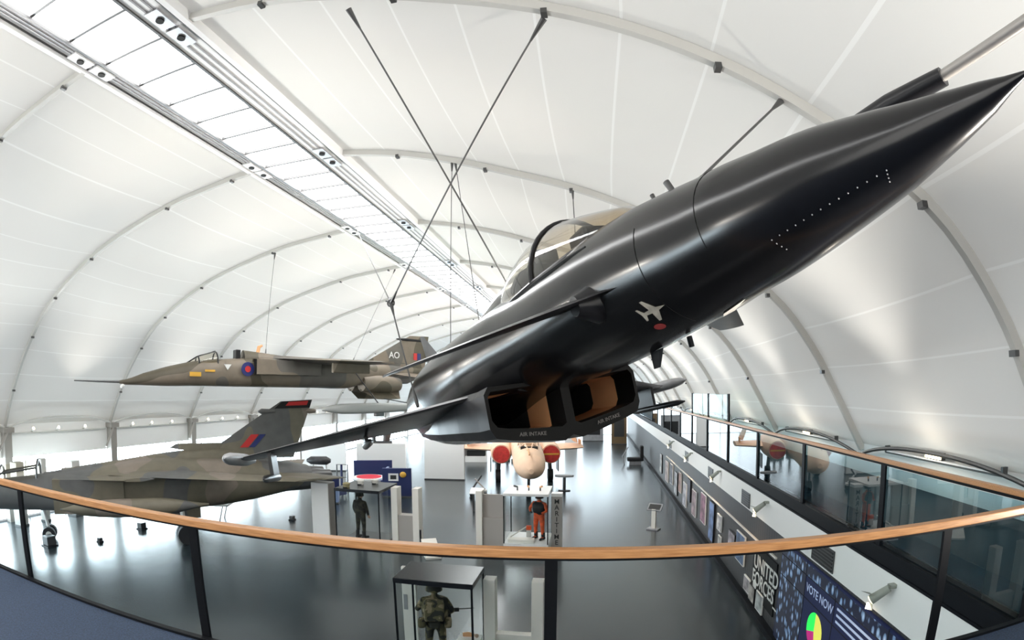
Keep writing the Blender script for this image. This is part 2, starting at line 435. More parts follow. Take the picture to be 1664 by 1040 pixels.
# recessed downlight plates where the ribs meet the skylight beams
dl = None
for side, x, pm in (('left', -10.22, BEAM), ('right', -7.62, ALU)):
    for k, y in enumerate(RIBY[2:], 0):
        for q, dy in (('nearer', -.34), ('farther', .34)):
            if dl is None:
                dl = empty('ceiling_downlight'); MB().cbox((0, 0, -.035), (.36, .6, .05)).build('mounting_plate', pm, dl)
                mb = MB(); mb.rings([[(.09 * math.cos(2 * PI * j / 16), .09 * math.sin(2 * PI * j / 16), z) for j in range(16)] for z in (-.06, -.09)]); mb.build('lens', LIPB, dl)
                o = dl
            else: o = copy_tree(dl)
            if side == 'right':
                for ch in o.children:
                    if ch.name.startswith('mounting'):
                        ch.data = ch.data.copy(); ch.data.materials[0] = ALU
            o.location = (x, y + dy, SKZ - .02)
            tag(o, '%s downlight plate on the %s skylight beam at the %s roof rib' % (q, side, ORD[k]), 'downlight', 'downlights beside the skylight')

# mezzanine along the right, balcony in front
struct('wall_mezzanine', MB().box((FX + .02, 3.9, 0), (FX + .2, END, 2.76)), CLAD)
struct('trim_mezzanine_fascia', MB().box((FX - .04, 3.6, 2.76), (FX + .22, END, 3.53)), FASCIA)
struct('baseboard_mezzanine', MB().box((FX - .16, 3.9, 0), (FX + .02, END, .16)), POST)
trim(MB().box((FX - .02, 3.6, 3.53), (FX + .2, END, 3.80)).box((FX - .05, 3.6, 3.50), (FX + .0, END, 3.545)), [POST])
struct('floor_mezzanine', MB().box((FX + .2, 3.2, DECK - .3), (7.2, END, DECK)), DARKFL)
PSI = .0535
hx, nx = Vector((math.cos(PSI), math.sin(PSI), 0)), Vector((-math.sin(PSI), math.cos(PSI), 0))
def near(u, d, z): return hx * u + nx * d + Vector((0, 0, z))
bmx = axes(hx, nx, (0, 0, 1), (0, 0, 0))
struct('floor_balcony', MB().box((-24, -11.5, DECK - .35), (7.0, 3.5, DECK), mtx=bmx), CARPET)
trim(MB().box((-24, 3.5, DECK - .4), (4.95, 3.56, DECK + .025), mtx=bmx), POST)

# near balustrade
rail = empty('balcony_balustrade', near(-2, 3.6, DECK), 'oak-topped glass balustrade with black posts sweeping across the whole foreground', 'railing')
rinv = rail.matrix_basis.inverted() if False else Matrix.Translation(-near(-2, 3.6, DECK))
def nb(mb): return mb
Lm = rinv @ bmx
U0, U1 = -12.3, 4.92
MB().box((U0, 3.545, 5.185), (U1, 3.635, 5.25), mtx=bmx).build('handrail', WOOD, rail, bevel=.008, mtx=rinv)
MB().box((U0, 3.565, 5.165), (U1, 3.615, 5.187), mtx=bmx).build('rail_channel', POST, rail, mtx=rinv)
PU = [-12.1, -9.1, -6.02, -3.13, -.1, 3.2]
for u in PU:
    p = MB().box((u - .045, 3.57, 3.85), (u + .045, 3.60, 5.17), mtx=bmx); p.box((u - .055, 3.54, 3.95), (u + .055, 3.58, DECK + .02), mtx=bmx)
    p.build('post', POST, rail, mtx=rinv)
for a, b in zip(PU, PU[1:] + [4.85]):
    MB().box((a + .06, 3.583, 3.9), (b - .06, 3.593, 5.16), mtx=bmx).build('glass_panel', CLEAR, rail, mtx=rinv)
# mezzanine balustrade
mez = empty('mezzanine_balustrade', (FX, 4.2, 3.8), 'long glass balustrade with oak handrail and black posts along the right mezzanine', 'railing')
T = Matrix.Translation((-FX, -4.2, -3.8))
y0 = 3.85
MB().box((FX + .0, y0, 5.14), (FX + .09, 46, 5.2)).build('handrail', WOOD, mez, bevel=.006, mtx=T)
MB().box((FX + .02, y0, 5.10), (FX + .07, 46, 5.142)).build('rail_channel', POST, mez, mtx=T)
PY = [4.2] + [7.72 + 3.5 * i for i in range(11)]
for y in PY:
    MB().box((FX - .005, y - .07, 3.70), (FX + .03, y + .07, 5.11)).build('post', POST, mez, mtx=T)
for a, b in zip(PY, PY[1:]):
    MB().box((FX + .032, a + .03, 3.8), (FX + .042, b - .03, 5.09)).build('glass_panel', DARKGL, mez, mtx=T)
# taller screen farther along
tall = empty('tall_glass_screen', (FX + .2, 18.2, DECK), 'tall pale glass screen with three black uprights standing behind the mezzanine handrail', 'glass screen')
T = Matrix.Translation((-FX - .2, -18.2, -DECK))
TY = (18.9, 22.35, 26.1)
for y in TY: MB().box((FX + .18, y - .09, 4.3), (FX + .24, y + .09, 6.18)).build('upright', POST, tall, mtx=T)
for a, b in zip(TY, TY[1:]): MB().box((FX + .20, a + .1, DECK), (FX + .21, b - .1, 6.15)).build('glass_panel', PALEGL, tall, mtx=T)

# light trays with floodlights under the right hoops, and small spots along the left wall
tray0 = lamp0 = None
for k in range(2, 10):
    y0 = RIBY[k + 0] + 1.3; ym = RIBY[k] + 3.3
    if tray0 is None:
        tray0 = empty('light_tray'); MB().cbox((0, 0, .02), (.1, 4.1, .03)).build('tray', WHITE, tray0); MB().cbox((0, 0, -.015), (.11, 4.12, .03)).build('tray_edge', STEELD, tray0)
        MB().cbox((0, 2.05, .06), (.12, .06, .16)).build('end_plate', STEELD, tray0); o = tray0
        MB().cbox((0, -2.05, .06), (.12, .06, .16)).build('end_plate', STEELD, tray0)
        lamp0 = empty('floodlight'); MB().cbox((.0, 0, .09), (.1, .62, .15)).build('housing', STEELD, lamp0)
        MB().cbox((-.055, 0, .09), (.012, .56, .11)).build('lit_face', LAMP, lamp0); l = lamp0
    else: o = copy_tree(tray0); l = copy_tree(lamp0)
    o.location = (6.98, RIBY[k] + 3.3, 4.84); l.location = (6.98, RIBY[k] + 3.4, 4.86)
    ld = bpy.data.lights.new('flood', 'POINT'); ld.energy = 22; ld.color = (1, .9, .75); ld.shadow_soft_size = .1
    lo = bpy.data.objects.new('flood', ld); COL.objects.link(lo); lo.location = (6.2, RIBY[k] + 3.4, 5.0)
    tag(o, 'long grey light tray under the %s arched hoop on the right wall' % ORD[k - 2], 'light tray', 'trays on the right wall')
    tag(l, 'lit warm floodlight on the %s light tray of the right wall' % ORD[k - 2], 'floodlight', 'floodlights on the right wall')
sp0 = None
n = 0
for k in range(3, 8):
    for dy in (1.6, 3.2, 5.0):
        if sp0 is None:
            sp0 = empty('wall_spotlight'); MB().tube([(-.12, 0, 0), (0, 0, .0), (.0, 0, .1)], .03).build('arm', STEEL, sp0)
            MB().tube([(-.02, 0, .08), (.16, 0, .16)], [.05, .08], 12).build('lamp_head', WHITE, sp0, smooth=True); MB().tube([(.162, 0, .161), (.172, 0, .165)], .07, 12).build('lit_face', LAMP, sp0); o = sp0
        else: o = copy_tree(sp0)
        o.location = (-25.86, RIBY[k] + dy, 4.18)
        tag(o, '%s small lit spotlight in the %s bay of the left wall' % (('nearest', 'middle', 'farthest')[(n) % 3], ORD[k - 3]), 'spotlight', 'spotlights along the left wall'); n += 1
def uplight(loc, tgt, e, col, sz=.5, spread=1.7):
    d = bpy.data.lights.new('uplight', 'AREA'); d.energy = e; d.color = col; d.size = sz; d.spread = spread
    o = bpy.data.objects.new('uplight', d); COL.objects.link(o); o.location = loc
    o.rotation_euler = (Vector(tgt) - Vector(loc)).to_track_quat('-Z', 'Y').to_euler()
for k in range(1, 9):
    y = RIBY[k] + 3.4
    uplight((-24.9, y, 4.6), (-10.5, y, 13.3), UPL, (1, .94, .86)); uplight((6.3, y, 5.0), (-6.5, y, 13.3), UPL, (1, .95, .88))
    uplight((6.0, y + .8, 5.0), (-8.3, y, 13.3), UPL * .21, (1, .93, .84), .3, .6); uplight((-24.7, y + .8, 4.6), (-9.6, y, 13.3), UPL * .21, (1, .93, .84), .3, .5)  # extra narrow lamps added to brighten the skylight beams and crown
for k in range(1, 9):
    trim(MB().box((-26.0, RIBY[k] + .4, 4.1), (-25.85, RIBY[k + 1] - .4, 4.16)), STEEL)

# ------------------------------------------------------------------ aircraft helpers
def sring(s, zc, w, up_, dn, n=2.0, N=32, yc=0):
    out = []
    for k in range(N):
        a = 2 * PI * k / N; ca, sa = math.cos(a), math.sin(a)
        y = w * math.copysign(abs(ca) ** (2 / n), ca); z = (up_ if sa > 0 else dn) * math.copysign(abs(sa) ** (2 / n), sa)
        out.append((-s, -(yc + y), zc + z))
    return out
def refine(secs, step=.2):
    """smooth the list of section tuples with a Catmull spline"""
    out = []
    for i in range(len(secs) - 1):
        a, b, c, d = secs[max(i - 1, 0)], secs[i], secs[i + 1], secs[min(i + 2, len(secs) - 1)]
        n = max(1, int((c[0] - b[0]) / step))
        for k in range(n):
            t = k / n
            out.append([c_ for c_ in (.5 * (2 * q + (r - p) * t + (2 * p - 5 * q + 4 * r - u) * t * t + (3 * q - p - 3 * r + u) * t ** 3) for p, q, r, u in zip(a, b, c, d))])
            out[-1][0] = b[0] + (c[0] - b[0]) * t
            for j in range(2, min(5, len(b))): out[-1][j] = max(out[-1][j], .004)
    out.append(list(secs[-1])); return out
def loft(secs, N=32, step=.2, cap0=True, cap1=True, mb=None, yc=0):
    mb = mb or MB()
    return mb.rings([sring(x[0], x[1], x[2], x[3], x[4], x[5] if len(x) > 5 else 2, N, yc) for x in refine(secs, step)], cap0, cap1)
def foil(mb, rootLE, rootTE, tipLE, tipTE, t0, t1, nspan=6, nch=8, vertical=False):
    """tapered surface with a biconvex section; points are (s,y,z)"""
    rs = []
    for i in range(nspan + 1):
        f = i / nspan
        le = Vector(rootLE).lerp(Vector(tipLE), f); te = Vector(rootTE).lerp(Vector(tipTE), f); t = t0 + (t1 - t0) * f
        top, bot = [], []
        for j in range(nch + 1):
            g = j / nch; p = le.lerp(te, g); h = t * .5 * (4 * g * (1 - g)) ** .75
            d = Vector((0, h, 0)) if vertical else Vector((0, 0, h))
            top.append(p + d); bot.append(p - d)
        ring = top + bot[1:-1][::-1]
        rs.append([(-p.x, -p.y, p.z) for p in ring])
    return mb.rings(rs)
def P(s, y, z): return Vector((-s, -y, z))
def pose(X, Y, Z, yw, pt=0, rl=0, sc=1):
    f = Vector((math.sin(yw) * math.cos(pt), -math.cos(yw) * math.cos(pt), math.sin(pt)))
    r0 = f.cross(Vector((0, 0, 1))).normalized(); u0 = r0.cross(f)
    r = math.cos(rl) * r0 - math.sin(rl) * u0; u = math.sin(rl) * r0 + math.cos(rl) * u0
    return axes(f * sc, -r * sc, u * sc, (X, Y, Z))
def disc(c, n, r, N=20, th=.01, r0=0, up_=(0, 0, 1)):
    """flat disc or ring facing n"""
    n = Vector(n).normalized(); a = n.cross(Vector(up_)).normalized(); b = n.cross(a); c = Vector(c); mb = MB()
    ring = lambda q, h: [c + n * h + (a * math.cos(2 * PI * k / N) + b * math.sin(2 * PI * k / N)) * q for k in range(N)]
    if r0: return mb.rings([ring(r0, 0), ring(r, 0), ring(r, th), ring(r0, th), ring(r0, 0)], False, False)
    return mb.rings([ring(r, 0), ring(r, th)])

# ------------------------------------------------------------------ the black jet overhead
TM = pose(2.36376, 1.82125, 7.94789, .476826, .140697, .149614)
jet = empty('fighter_jet', label='huge glossy black fighter jet hung overhead with its pointed nose reaching right', cat='aircraft', mtx=TM)
FUS = [(0, -.03, .008, .008, .008, 2), (.3, -.04, .095, .095, .095, 2), (.6, -.04, .17, .17, .17, 2), (1, -.03, .27, .27, .27, 2), (1.5, 0, .38, .38, .38, 2), (2, .01, .462, .462, .462, 2), (2.45, .03, .525, .525, .525, 2),
       (3, .05, .6, .6, .6, 2), (3.5, .08, .66, .655, .66, 2), (4.2, .1, .75, .70, .73, 2), (5, .1, .82, .72, .76, 2.05), (6, .1, .88, .74, .76, 2.1), (6.8, .1, .98, .78, .78, 2.2), (8, .08, 1.2, .76, .95, 2.4),
       (9.5, .06, 1.35, .76, 1.2, 2.7), (11, .05, 1.42, .72, 1.25, 2.8), (12.5, .02, 1.36, .66, 1.12, 2.6), (14, 0, 1.22, .58, .88, 2.4), (15.0, 0, 1.02, .46, .62, 2.4)]
loft([x for x in FUS if x[0] <= 2.45], 40, .12, True, False).build('radome', BLACK, jet, smooth=True)
loft([x for x in FUS if x[0] >= 2.45], 40, .15, False, True).build('fuselage', BLACK, jet, smooth=True)
def fus_r(s):
    for a, b in zip(FUS, FUS[1:]):
        if a[0] <= s <= b[0]:
            t = (s - a[0]) / (b[0] - a[0]); return [a[i] + (b[i] - a[i]) * t for i in range(6)]
def on_skin(s, ang, off=.006):
    """point on the nose skin; ang measured from starboard (+y) upwards"""
    q = fus_r(s); return P(s, (q[2] + off) * math.cos(ang), q[1] + (q[3] + off) * math.sin(ang))
def seam(s, a0=0, a1=2 * PI, r=.004, n=40):
    return MB().tube([on_skin(s, a0 + (a1 - a0) * i / n, .001) for i in range(n + 1)], r, 5)
seam(2.45, math.radians(-20), math.radians(80), .0025).build('panel_seam', LIPB, jet); seam(3.17, math.radians(-75), math.radians(25), .003).build('panel_seam', LIPB, jet)
# screws round the access panel low on the nose side
def screw(s, a):
    sm_ = MB(); sm_.ball(on_skin(s, a, .001), .0055, 6, 4); sm_.build('panel_screw', SLATE, jet)
for i in range(14):
    t = i / 13; screw(1.02 + .93 * t, math.radians(-38 - 2 * t))
for i in range(1, 4):
    screw(1.02 + .03 * i / 3, math.radians(-38 - 5 * i)); screw(1.95 - .03 * i / 3, math.radians(-40 - 5 * i))
# dorsal spine and canopy
loft([(6.6, .62, .50, .62, .3, 2), (7.2, .66, .52, .62, .3, 2), (8.2, .68, .48, .52, .3, 2), (9.8, .64, .42, .42, .3, 2), (12, .5, .32, .34, .3, 2), (14.6, .3, .2, .2, .2, 2)], 24, .3).build('dorsal_spine', BLACK, jet, smooth=True)
CAN = [(3.55, .64, .06, .05, .05), (3.9, .62, .30, .28, .1), (4.4, .58, .52, .50, .1), (4.9, .54, .64, .70, .1), (5.25, .54, .68, .80, .1), (5.8, .54, .70, .84, .1), (6.4, .56, .66, .78, .1), (7.0, .60, .54, .64, .1), (7.5, .64, .40, .50, .1)]
def half(secs, N=20):
    rs = []
    for x in refine(secs, .12):
        s, zc, w, h = x[:4]; rs.append([(-s, -w * math.cos(PI * k / N), zc + h * math.sin(PI * k / N)) for k in range(N + 1)])
    return MB().rings(rs, False, False, closed=False)
half([c for c in CAN if c[0] <= 5.25]).build('windscreen', CANOPYGL, jet, smooth='all')
half([c for c in CAN if c[0] >= 5.25]).build('canopy', CANOPYCL, jet, smooth='all')
def bow(s, w, zc, h, r): return MB().tube([P(s, w * math.cos(PI * k / 20), zc + h * math.sin(PI * k / 20)) for k in range(21)], r, 8)
bow(5.25, .685, .54, .805, .035).build('canopy_bow', BLACK2, jet, smooth=True)
for sg in (1, -1):
    MB().tube([P(c[0], sg * (c[2] + .005), c[1] + .01) for c in CAN], .03, 6).build('canopy_sill', BLACK2, jet, smooth=True)
seat = MB(); seat.box((-6.35, -.24, .2), (-6.15, .24, 1.16)); seat.box((-6.25, -.26, .2), (-5.75, .26, .5)); seat.box((-6.3, -.17, 1.1), (-6.05, .17, 1.3))
seat.build('ejection_seat', mat('dark_seat', (.03, .032, .028), .8), jet, bevel=.03)
MB().box((-4.75, -.36, .4), (-4.35, .36, .9)).build('cockpit_coaming', BLK, jet, bevel=.05)
# two small studs on the nose top
MB().tube([P(3.12, .02, .62), P(3.17, .05, .80)], [.028, .034], 10).build('sensor_stud', STEELD, jet, smooth=True)
MB().tube([P(3.42, .03, .7), P(3.44, .04, .80)], [.016, .024], 8).build('sensor_stud', STEELD, jet, smooth=True)
for sg in (1, -1):
    MB().tube([P(c_, sg * (fus_r(c_)[2] + .0) * math.cos(.62), fus_r(c_)[1] + fus_r(c_)[3] * math.sin(.62)) for c_ in (4.0, 4.4, 4.9, 5.4, 5.8)], [.01, .03, .04, .03, .01], 8).build('canopy_rail_strake', LIPB, jet, smooth=True)
# refuelling boom beside the nose
pb = [P(2.6, -.44, .30), P(1.7, -.48, .44), P(1.1, -.5, .455), P(.62, -.5, .42)]
MB().tube(pb, [.05, .085, .085, .07], 14).build('probe_fairing', BLACK2, jet, smooth=True)
MB().tube([P(.7, -.5, .425), P(.25, -.5, .43), P(-.9, -.5, .455)], .042, 14).build('refuelling_probe', mat('probe_grey', (.34, .32, .30), .35, metal=.3), jet, smooth=True)
# canards
for sg in (1, -1):
    c = foil(MB(), (3.5, sg * .60, -.08), (4.95, sg * .74, .05), (5.25, sg * 2.55, -.30), (5.8, sg * 2.55, -.245), .09, .025, 6, 8)
    c.build('canard', BLACK2, jet, smooth=True)
    MB().tube([P(4.0, sg * .60, -.09), P(4.0, sg * .86, -.11)], [.22, .10], 14).build('canard_pivot', BLACK2, jet, smooth=True)
# chin intake: outer shell, splitter and two ducts
def duct(sg, s, sc=1, drop=0, squeeze=0):
    o = 1.14 - squeeze; i = .07 + squeeze * .4
    pts = [(i, -.60), (.55, -.55), (o - .05, -.55), (o, -.62), (o + .0, -.94), (o - .06, -1.04), (o - .2, -1.08), (.55, -1.14), (i + .08, -1.19), (i, -1.15)]
    cy = sum(p[0] for p in pts) / len(pts); czz = sum(p[1] for p in pts) / len(pts)
    return [P(s, sg * (cy + (y - cy) * sc), czz + (z - czz) * sc + drop) for y, z in pts]
def shell(s, k=1, dz=0, up_=0):
    pts = [(0, -.53), (.55, -.50), (1.12, -.48), (1.19, -.58), (1.19, -1.05), (1.12, -1.19), (.9, -1.25), (.5, -1.33), (.14, -1.39), (.0, -1.33)]
    full = [(y * k, z + dz) for y, z in pts] + [(-y * k, z + dz) for y, z in pts[1:-1]][::-1]
    return [P(s, y, z) for y, z in full]
sh = MB()
def lip(a, b): return a
fr = [shell(6.42), shell(6.9, 1.01), shell(8, 1.05, .06), shell(9.6, 1.08, .14), shell(11.2, 1.05, .24), shell(13, .95, .4)]
fr[0] = [p + Vector((-.28 * max(0, min(1, (p.z + .5) / -1.0)) * -1 if False else 0, 0, 0)) for p in fr[0]]
sh.rings(fr, False, True)
# front face of the lip, pierced by the two ducts (lip frame built as strips)
sh.cur = 1
for sg in (1, -1):
    d0 = duct(sg, 6.42)
    outer = shell(6.42); m = len(d0)
    half_o = [P(6.42, sg * (abs(y)), z) for y, z in [(0, -.53), (.55, -.50), (1.12, -.48), (1.19, -.58), (1.19, -1.05), (1.12, -1.19), (.9, -1.25), (.5, -1.33), (.14, -1.39), (.0, -1.33)]]
    sh.add(half_o + d0, [(i, i + 1, m + i + 1, m + i) for i in range(m - 1)] + [(m - 1, 0, m, 2 * m - 1)])
intake = sh.build('air_intake', [BLACK2, LIPB], jet)
for sg in (1, -1):
    d = MB(); a = [duct(sg, 6.42), duct(sg, 6.95, .985)]
    d.rings(a, False, False); d.cur = 1
    d.rings([duct(sg, 6.95, .985), duct(sg, 7.3, .96, .01), duct(sg, 7.75, .92, .03)], False, False); d.cur = 2
    d.rings([duct(sg, 7.75, .92, .03), duct(sg, 8.7, .74, .16), duct(sg, 9.6, .6, .3)], False, True)  # black rear section paints in the shade deep inside the duct
    d.build('intake_duct', [LIPB, COPPER, BLK], intake, smooth=True)
# words low on each intake lip
for sg in (1, -1):
    zdir = Vector((1, 0, 0)); xdir = Vector((0, 1, -.13 * sg)).normalized(); ydir = zdir.cross(xdir)
    text('AIR INTAKE', .075, mat('faded_lettering', (.16, .15, .14), .6), intake, axes(xdir, ydir, zdir, P(6.415, sg * .6, -1.215)), extrude=.002)
# diverter fairing between belly and intake
loft([(6.7, -.52, .62, .2, .1, 2.5), (8, -.5, .95, .3, .2, 2.5), (9.5, -.5, 1.1, .3, .3, 2.5)], 16, .4).build('diverter', BLACK2, jet, smooth=True)
# wings with tip pods
for sg in (1, -1):
    w = foil(MB(), (7.35, sg * .95, -.50), (14.3, sg * .95, -.42), (12.0, sg * 5.55, -.66), (13.9, sg * 5.55, -.64), .34, .10, 10, 12).build('wing', BLACK2, jet, smooth=True)
    foil(MB(), (7.28, sg * 1.15, -.50), (7.62, sg * 1.15, -.50), (11.6, sg * 5.4, -.655), (12.1, sg * 5.4, -.655), .09, .05, 6, 6).build('leading_edge_slat', GREYPATCH, w, smooth=True)
    loft([(10.9, 0, .02, .02, .02, 2), (11.15, 0, .10, .10, .10, 2), (11.6, 0, .14, .14, .14, 2), (13.4, 0, .15, .15, .15, 2), (14.6, 0, .08, .08, .08, 2), (15, 0, .02, .02, .02, 2)], 16, .2, yc=0).build('wing_tip_pod', SLATE, w, smooth=True, mtx=Matrix.Translation((0, -sg * 5.68, -.65)))
    for yy, s0, zz in ((4.75, 9.95, -1.2), (2.6, 9.6, -.82)):
        MB().tube([P(s0, sg * yy, zz), P(s0 + .3, sg * yy, zz), P(s0 + 2.2, sg * yy, zz), P(s0 + 2.6, sg * yy, zz)], [.02, .075, .085, .02], 10).box((-s0 - 2.3, -sg * yy - .04, zz), (-s0 - 1.3, -sg * yy + .04, -.6)).build('underwing_pylon', BLACK2, w, smooth=True)
foil(MB(), (12.6, 0, .55), (15.5, 0, .4), (16.2, 0, 2.52), (16.8, 0, 2.62), .2, .07, 6, 8, vertical=True).build('fin', GREYPATCH, jet, smooth=True)
for sg in (1, -1):
    loft([(14.6, -.05, .42, .42, .42, 2), (15.4, -.05, .34, .34, .34, 2)], 20, .4).build('exhaust_nozzle', STEELD, jet, smooth=True, mtx=Matrix.Translation((0, -sg * .5, 0)))
# belly fairing, small aerials, markings
MB().tube([P(3.62, -.10, -.60), P(3.64, -.12, -.70)], .028, 8).build('belly_aerial', POST, jet)
foil(MB(), (4.0, -.05, -.62), (4.25, -.05, -.63), (4.12, -.05, -.80), (4.25, -.05, -.80), .03, .01, 2, 4, vertical=True).build('belly_aerial', POST, jet)
em = MB()
def skin_poly(pts, s0, a0, sc_):
    vs = [on_skin(s0 + x * sc_, a0 + y * sc_ / .62, .008) for x, y in pts]; em.add(vs, [tuple(range(len(vs)))])
JP = [(-.5, 0), (-.2, .06), (.05, .35), (.16, .35), (.08, .06), (.3, .05), (.42, .2), (.5, .2), (.44, 0), (.5, -.2), (.42, -.2), (.3, -.05), (.08, -.06), (.16, -.35), (.05, -.35), (-.2, -.06)]
half_ = JP[:9]; 
skin_poly(JP[:5], 3.34, math.radians(-44), .34); skin_poly([JP[0], JP[4], JP[5], JP[8], JP[11], JP[12]], 3.34, math.radians(-44), .34)
skin_poly([JP[5], JP[6], JP[7], JP[8]], 3.34, math.radians(-44), .34); skin_poly([JP[0], JP[15], JP[14], JP[13], JP[12]], 3.34, math.radians(-44), .34); skin_poly([JP[11], JP[8], JP[9], JP[10]], 3.34, math.radians(-44), .34)
eo = em.build('aircraft_emblem', mat('worn_cream', (.42, .39, .33), .6, noise=.3, scale=12), jet); eo['label'] = 'cream jet-shaped emblem on the nose'
rm = MB(); 
vs = [on_skin(3.48 + .07 * math.cos(2 * PI * k / 16), math.radians(-61) + .07 * math.sin(2 * PI * k / 16), .007) for k in range(16)]; rm.add(vs, [tuple(range(16))]); rm.build('red_marking', mat('dull_red', (.26, .03, .03), .6), jet)
tr = MB(); vs = [on_skin(a, math.radians(b), .008) for a, b in ((2.62, -84), (2.95, -88), (3.05, -96), (2.9, -97))]; tr.add(vs, [(0, 1, 2, 3)]); tr.build('triangle_marking', CREAM, jet)
tl = MB()
for sg, mm in ((1, 0),):
    tl.box((-10.9, -.85, .78), (-10.6, -.83, .9))

def TW(s, y, z): return TM @ P(s, y, z)

# ------------------------------------------------------------------ cables
cn = [0]
def cable(a, b, label, r=.016, ends=True):
    a, b = Vector(a), Vector(b)
    o = empty('suspension_cable', b, label, 'cable', 'suspension cables')
    T = Matrix.Translation(-b); d = (b - a).normalized()
    MB().tube([a + d * .1, b - d * .05], r, 6).build('wire', STEELD, o, mtx=T)
    if ends:
        MB().tube([a - d * .06, a + d * .12, a + d * .32], [.05, .035, .018], 8).build('shackle', STEELD, o, mtx=T)
        MB().tube([b - d * .35, b - d * .1, b], [.018, .035, .03], 8).build('turnbuckle', STEELD, o, mtx=T)
    return o
Y0, Y1, Y2, Y3 = RIBY[2], RIBY[3], RIBY[4], RIBY[5]
wl_s = TW(8.6, 1.75, -.40); wl_p = TW(8.6, -1.75, -.40)
node = Vector((-3.95, 9.62, 8.1))
cable((-3.46, Y0, 12.18), TW(9.2, -.9, .75), 'black cable slanting from the rib at upper centre down behind the cockpit')
cable((-.51, Y0, 11.36), node, 'black cable from the top rib slanting left and down to the ring above the wing')
cable((-9.9, Y2, 13.25), node, 'thin cable from the skylight slanting right and down to the ring above the wing', .013)
cable(node, wl_s, 'short cable hanging from the ring down to the black wing', .015)
cable((2.57, Y0, 10.02), TW(3.05, -.05, .64), 'short black cable from the right rib down to the top of the black nose')
cable((-3.69, Y1, 12.6), TW(11.2, .4, .85), 'left one of two thin cables from the second rib above the cockpit', .01)
cable((-3.60, Y1, 12.6), TW(11.2, -.4, .85), 'right one of two thin cables from the second rib above the cockpit', .01)
cable((-.44, Y1, 11.6), TW(10.8, -2.5, -.4), 'vertical cable from the second rib down behind the dark windscreen', .013)
ringm = MB(); Nn = 14
ringm.tube([node + Vector((.07 * math.cos(2 * PI * k / Nn), 0, .07 * math.sin(2 * PI * k / Nn))) for k in range(Nn + 1)], .016, 6)
tag(ringm.build('shackle_ring', STEELD), 'dark shackle ring joining the cables above the black wing', 'ring')

# ------------------------------------------------------------------ hanging camouflaged jet (left of centre)
JM = pose(-15.92, 12.69, 6.42, -.56)
jag = empty('strike_jet', label='brown and green camouflaged jet with a long nose probe hung left of centre', cat='aircraft', mtx=JM)
JF = [(0, .16, .05, .06, .06, 2), (.25, .17, .10, .10, .10, 2), (.9, .26, .24, .24, .20, 2.1), (1.8, .38, .38, .38, .34, 2.2), (2.8, .5, .46, .48, .44, 2.4), (3.8, .58, .52, .52, .52, 2.5), (5.2, .62, .60, .58, .56, 2.8), (6.2, .64, .66, .60, .58, 3), (8, .64, .72, .6, .58, 3.2), (9.6, .62, .74, .58, .58, 3), (10.6, .66, .62, .54, .40, 2.6), (11.6, .72, .42, .44, .26, 2.3), (12.8, .82, .28, .30, .20, 2), (14.4, .9, .14, .14, .12, 2), (14.9, .9, .05, .05, .05, 2)]
jf = loft(JF, 28, .2).build('fuselage', JAG, jag, smooth=True)
MB().tube([P(0, 0, .17), P(-.9, 0, .17), P(-1.7, 0, .18)], [.045, .03, .02], 8).build('nose_probe', STEELD, jag, smooth=True)
MB().ball(P(.12, 0, .02), .09, 10, 6).build('laser_window', WHITE, jag, smooth=True)
loft([(2.55, .86, .05, .05, .05, 2), (3.0, .9, .30, .26, .1, 2), (3.5, .94, .38, .42, .1, 2), (3.75, .95, .40, .46, .1, 2)], 20, .15).build('windscreen', CANOPYCL, jag, smooth=True)
ft = MB()
for s, w, h in ((3.02, .32, .28), (3.75, .41, .47)): ft.tube([P(s, w * math.cos(PI * k / 12), .9 + h * math.sin(PI * k / 12)) for k in range(13)], .03, 6)
ft.tube([P(2.6, 0, .92), P(3.02, 0, 1.18), P(3.75, 0, 1.4)], .03, 6); ft.build('windscreen_frame', BLACK2, jag)
sb = MB(); sb.box((-4.75, -.2, .8), (-4.55, .2, 1.5)); sb.box((-4.6, -.22, .8), (-4.2, .22, 1.05)); sb.build('ejection_seat', BLACK2, jag, bevel=.03)
loft([(4.9, 1.12, .30, .38, .1, 2), (5.4, 1.16, .34, .30, .1, 2), (6.6, 1.16, .36, .20, .1, 2), (9, 1.1, .34, .22, .1, 2), (11, 1.0, .24, .24, .1, 2), (13, .95, .14, .14, .1, 2)], 16, .3).build('dorsal_spine', JAG, jag, smooth=True)
MB().tube([P(5.55, 0, 1.4), P(5.6, 0, 1.66), P(5.75, .05, 1.72)], [.08, .07, .05], 10).build('beacon', COPPER, jag, smooth=True)
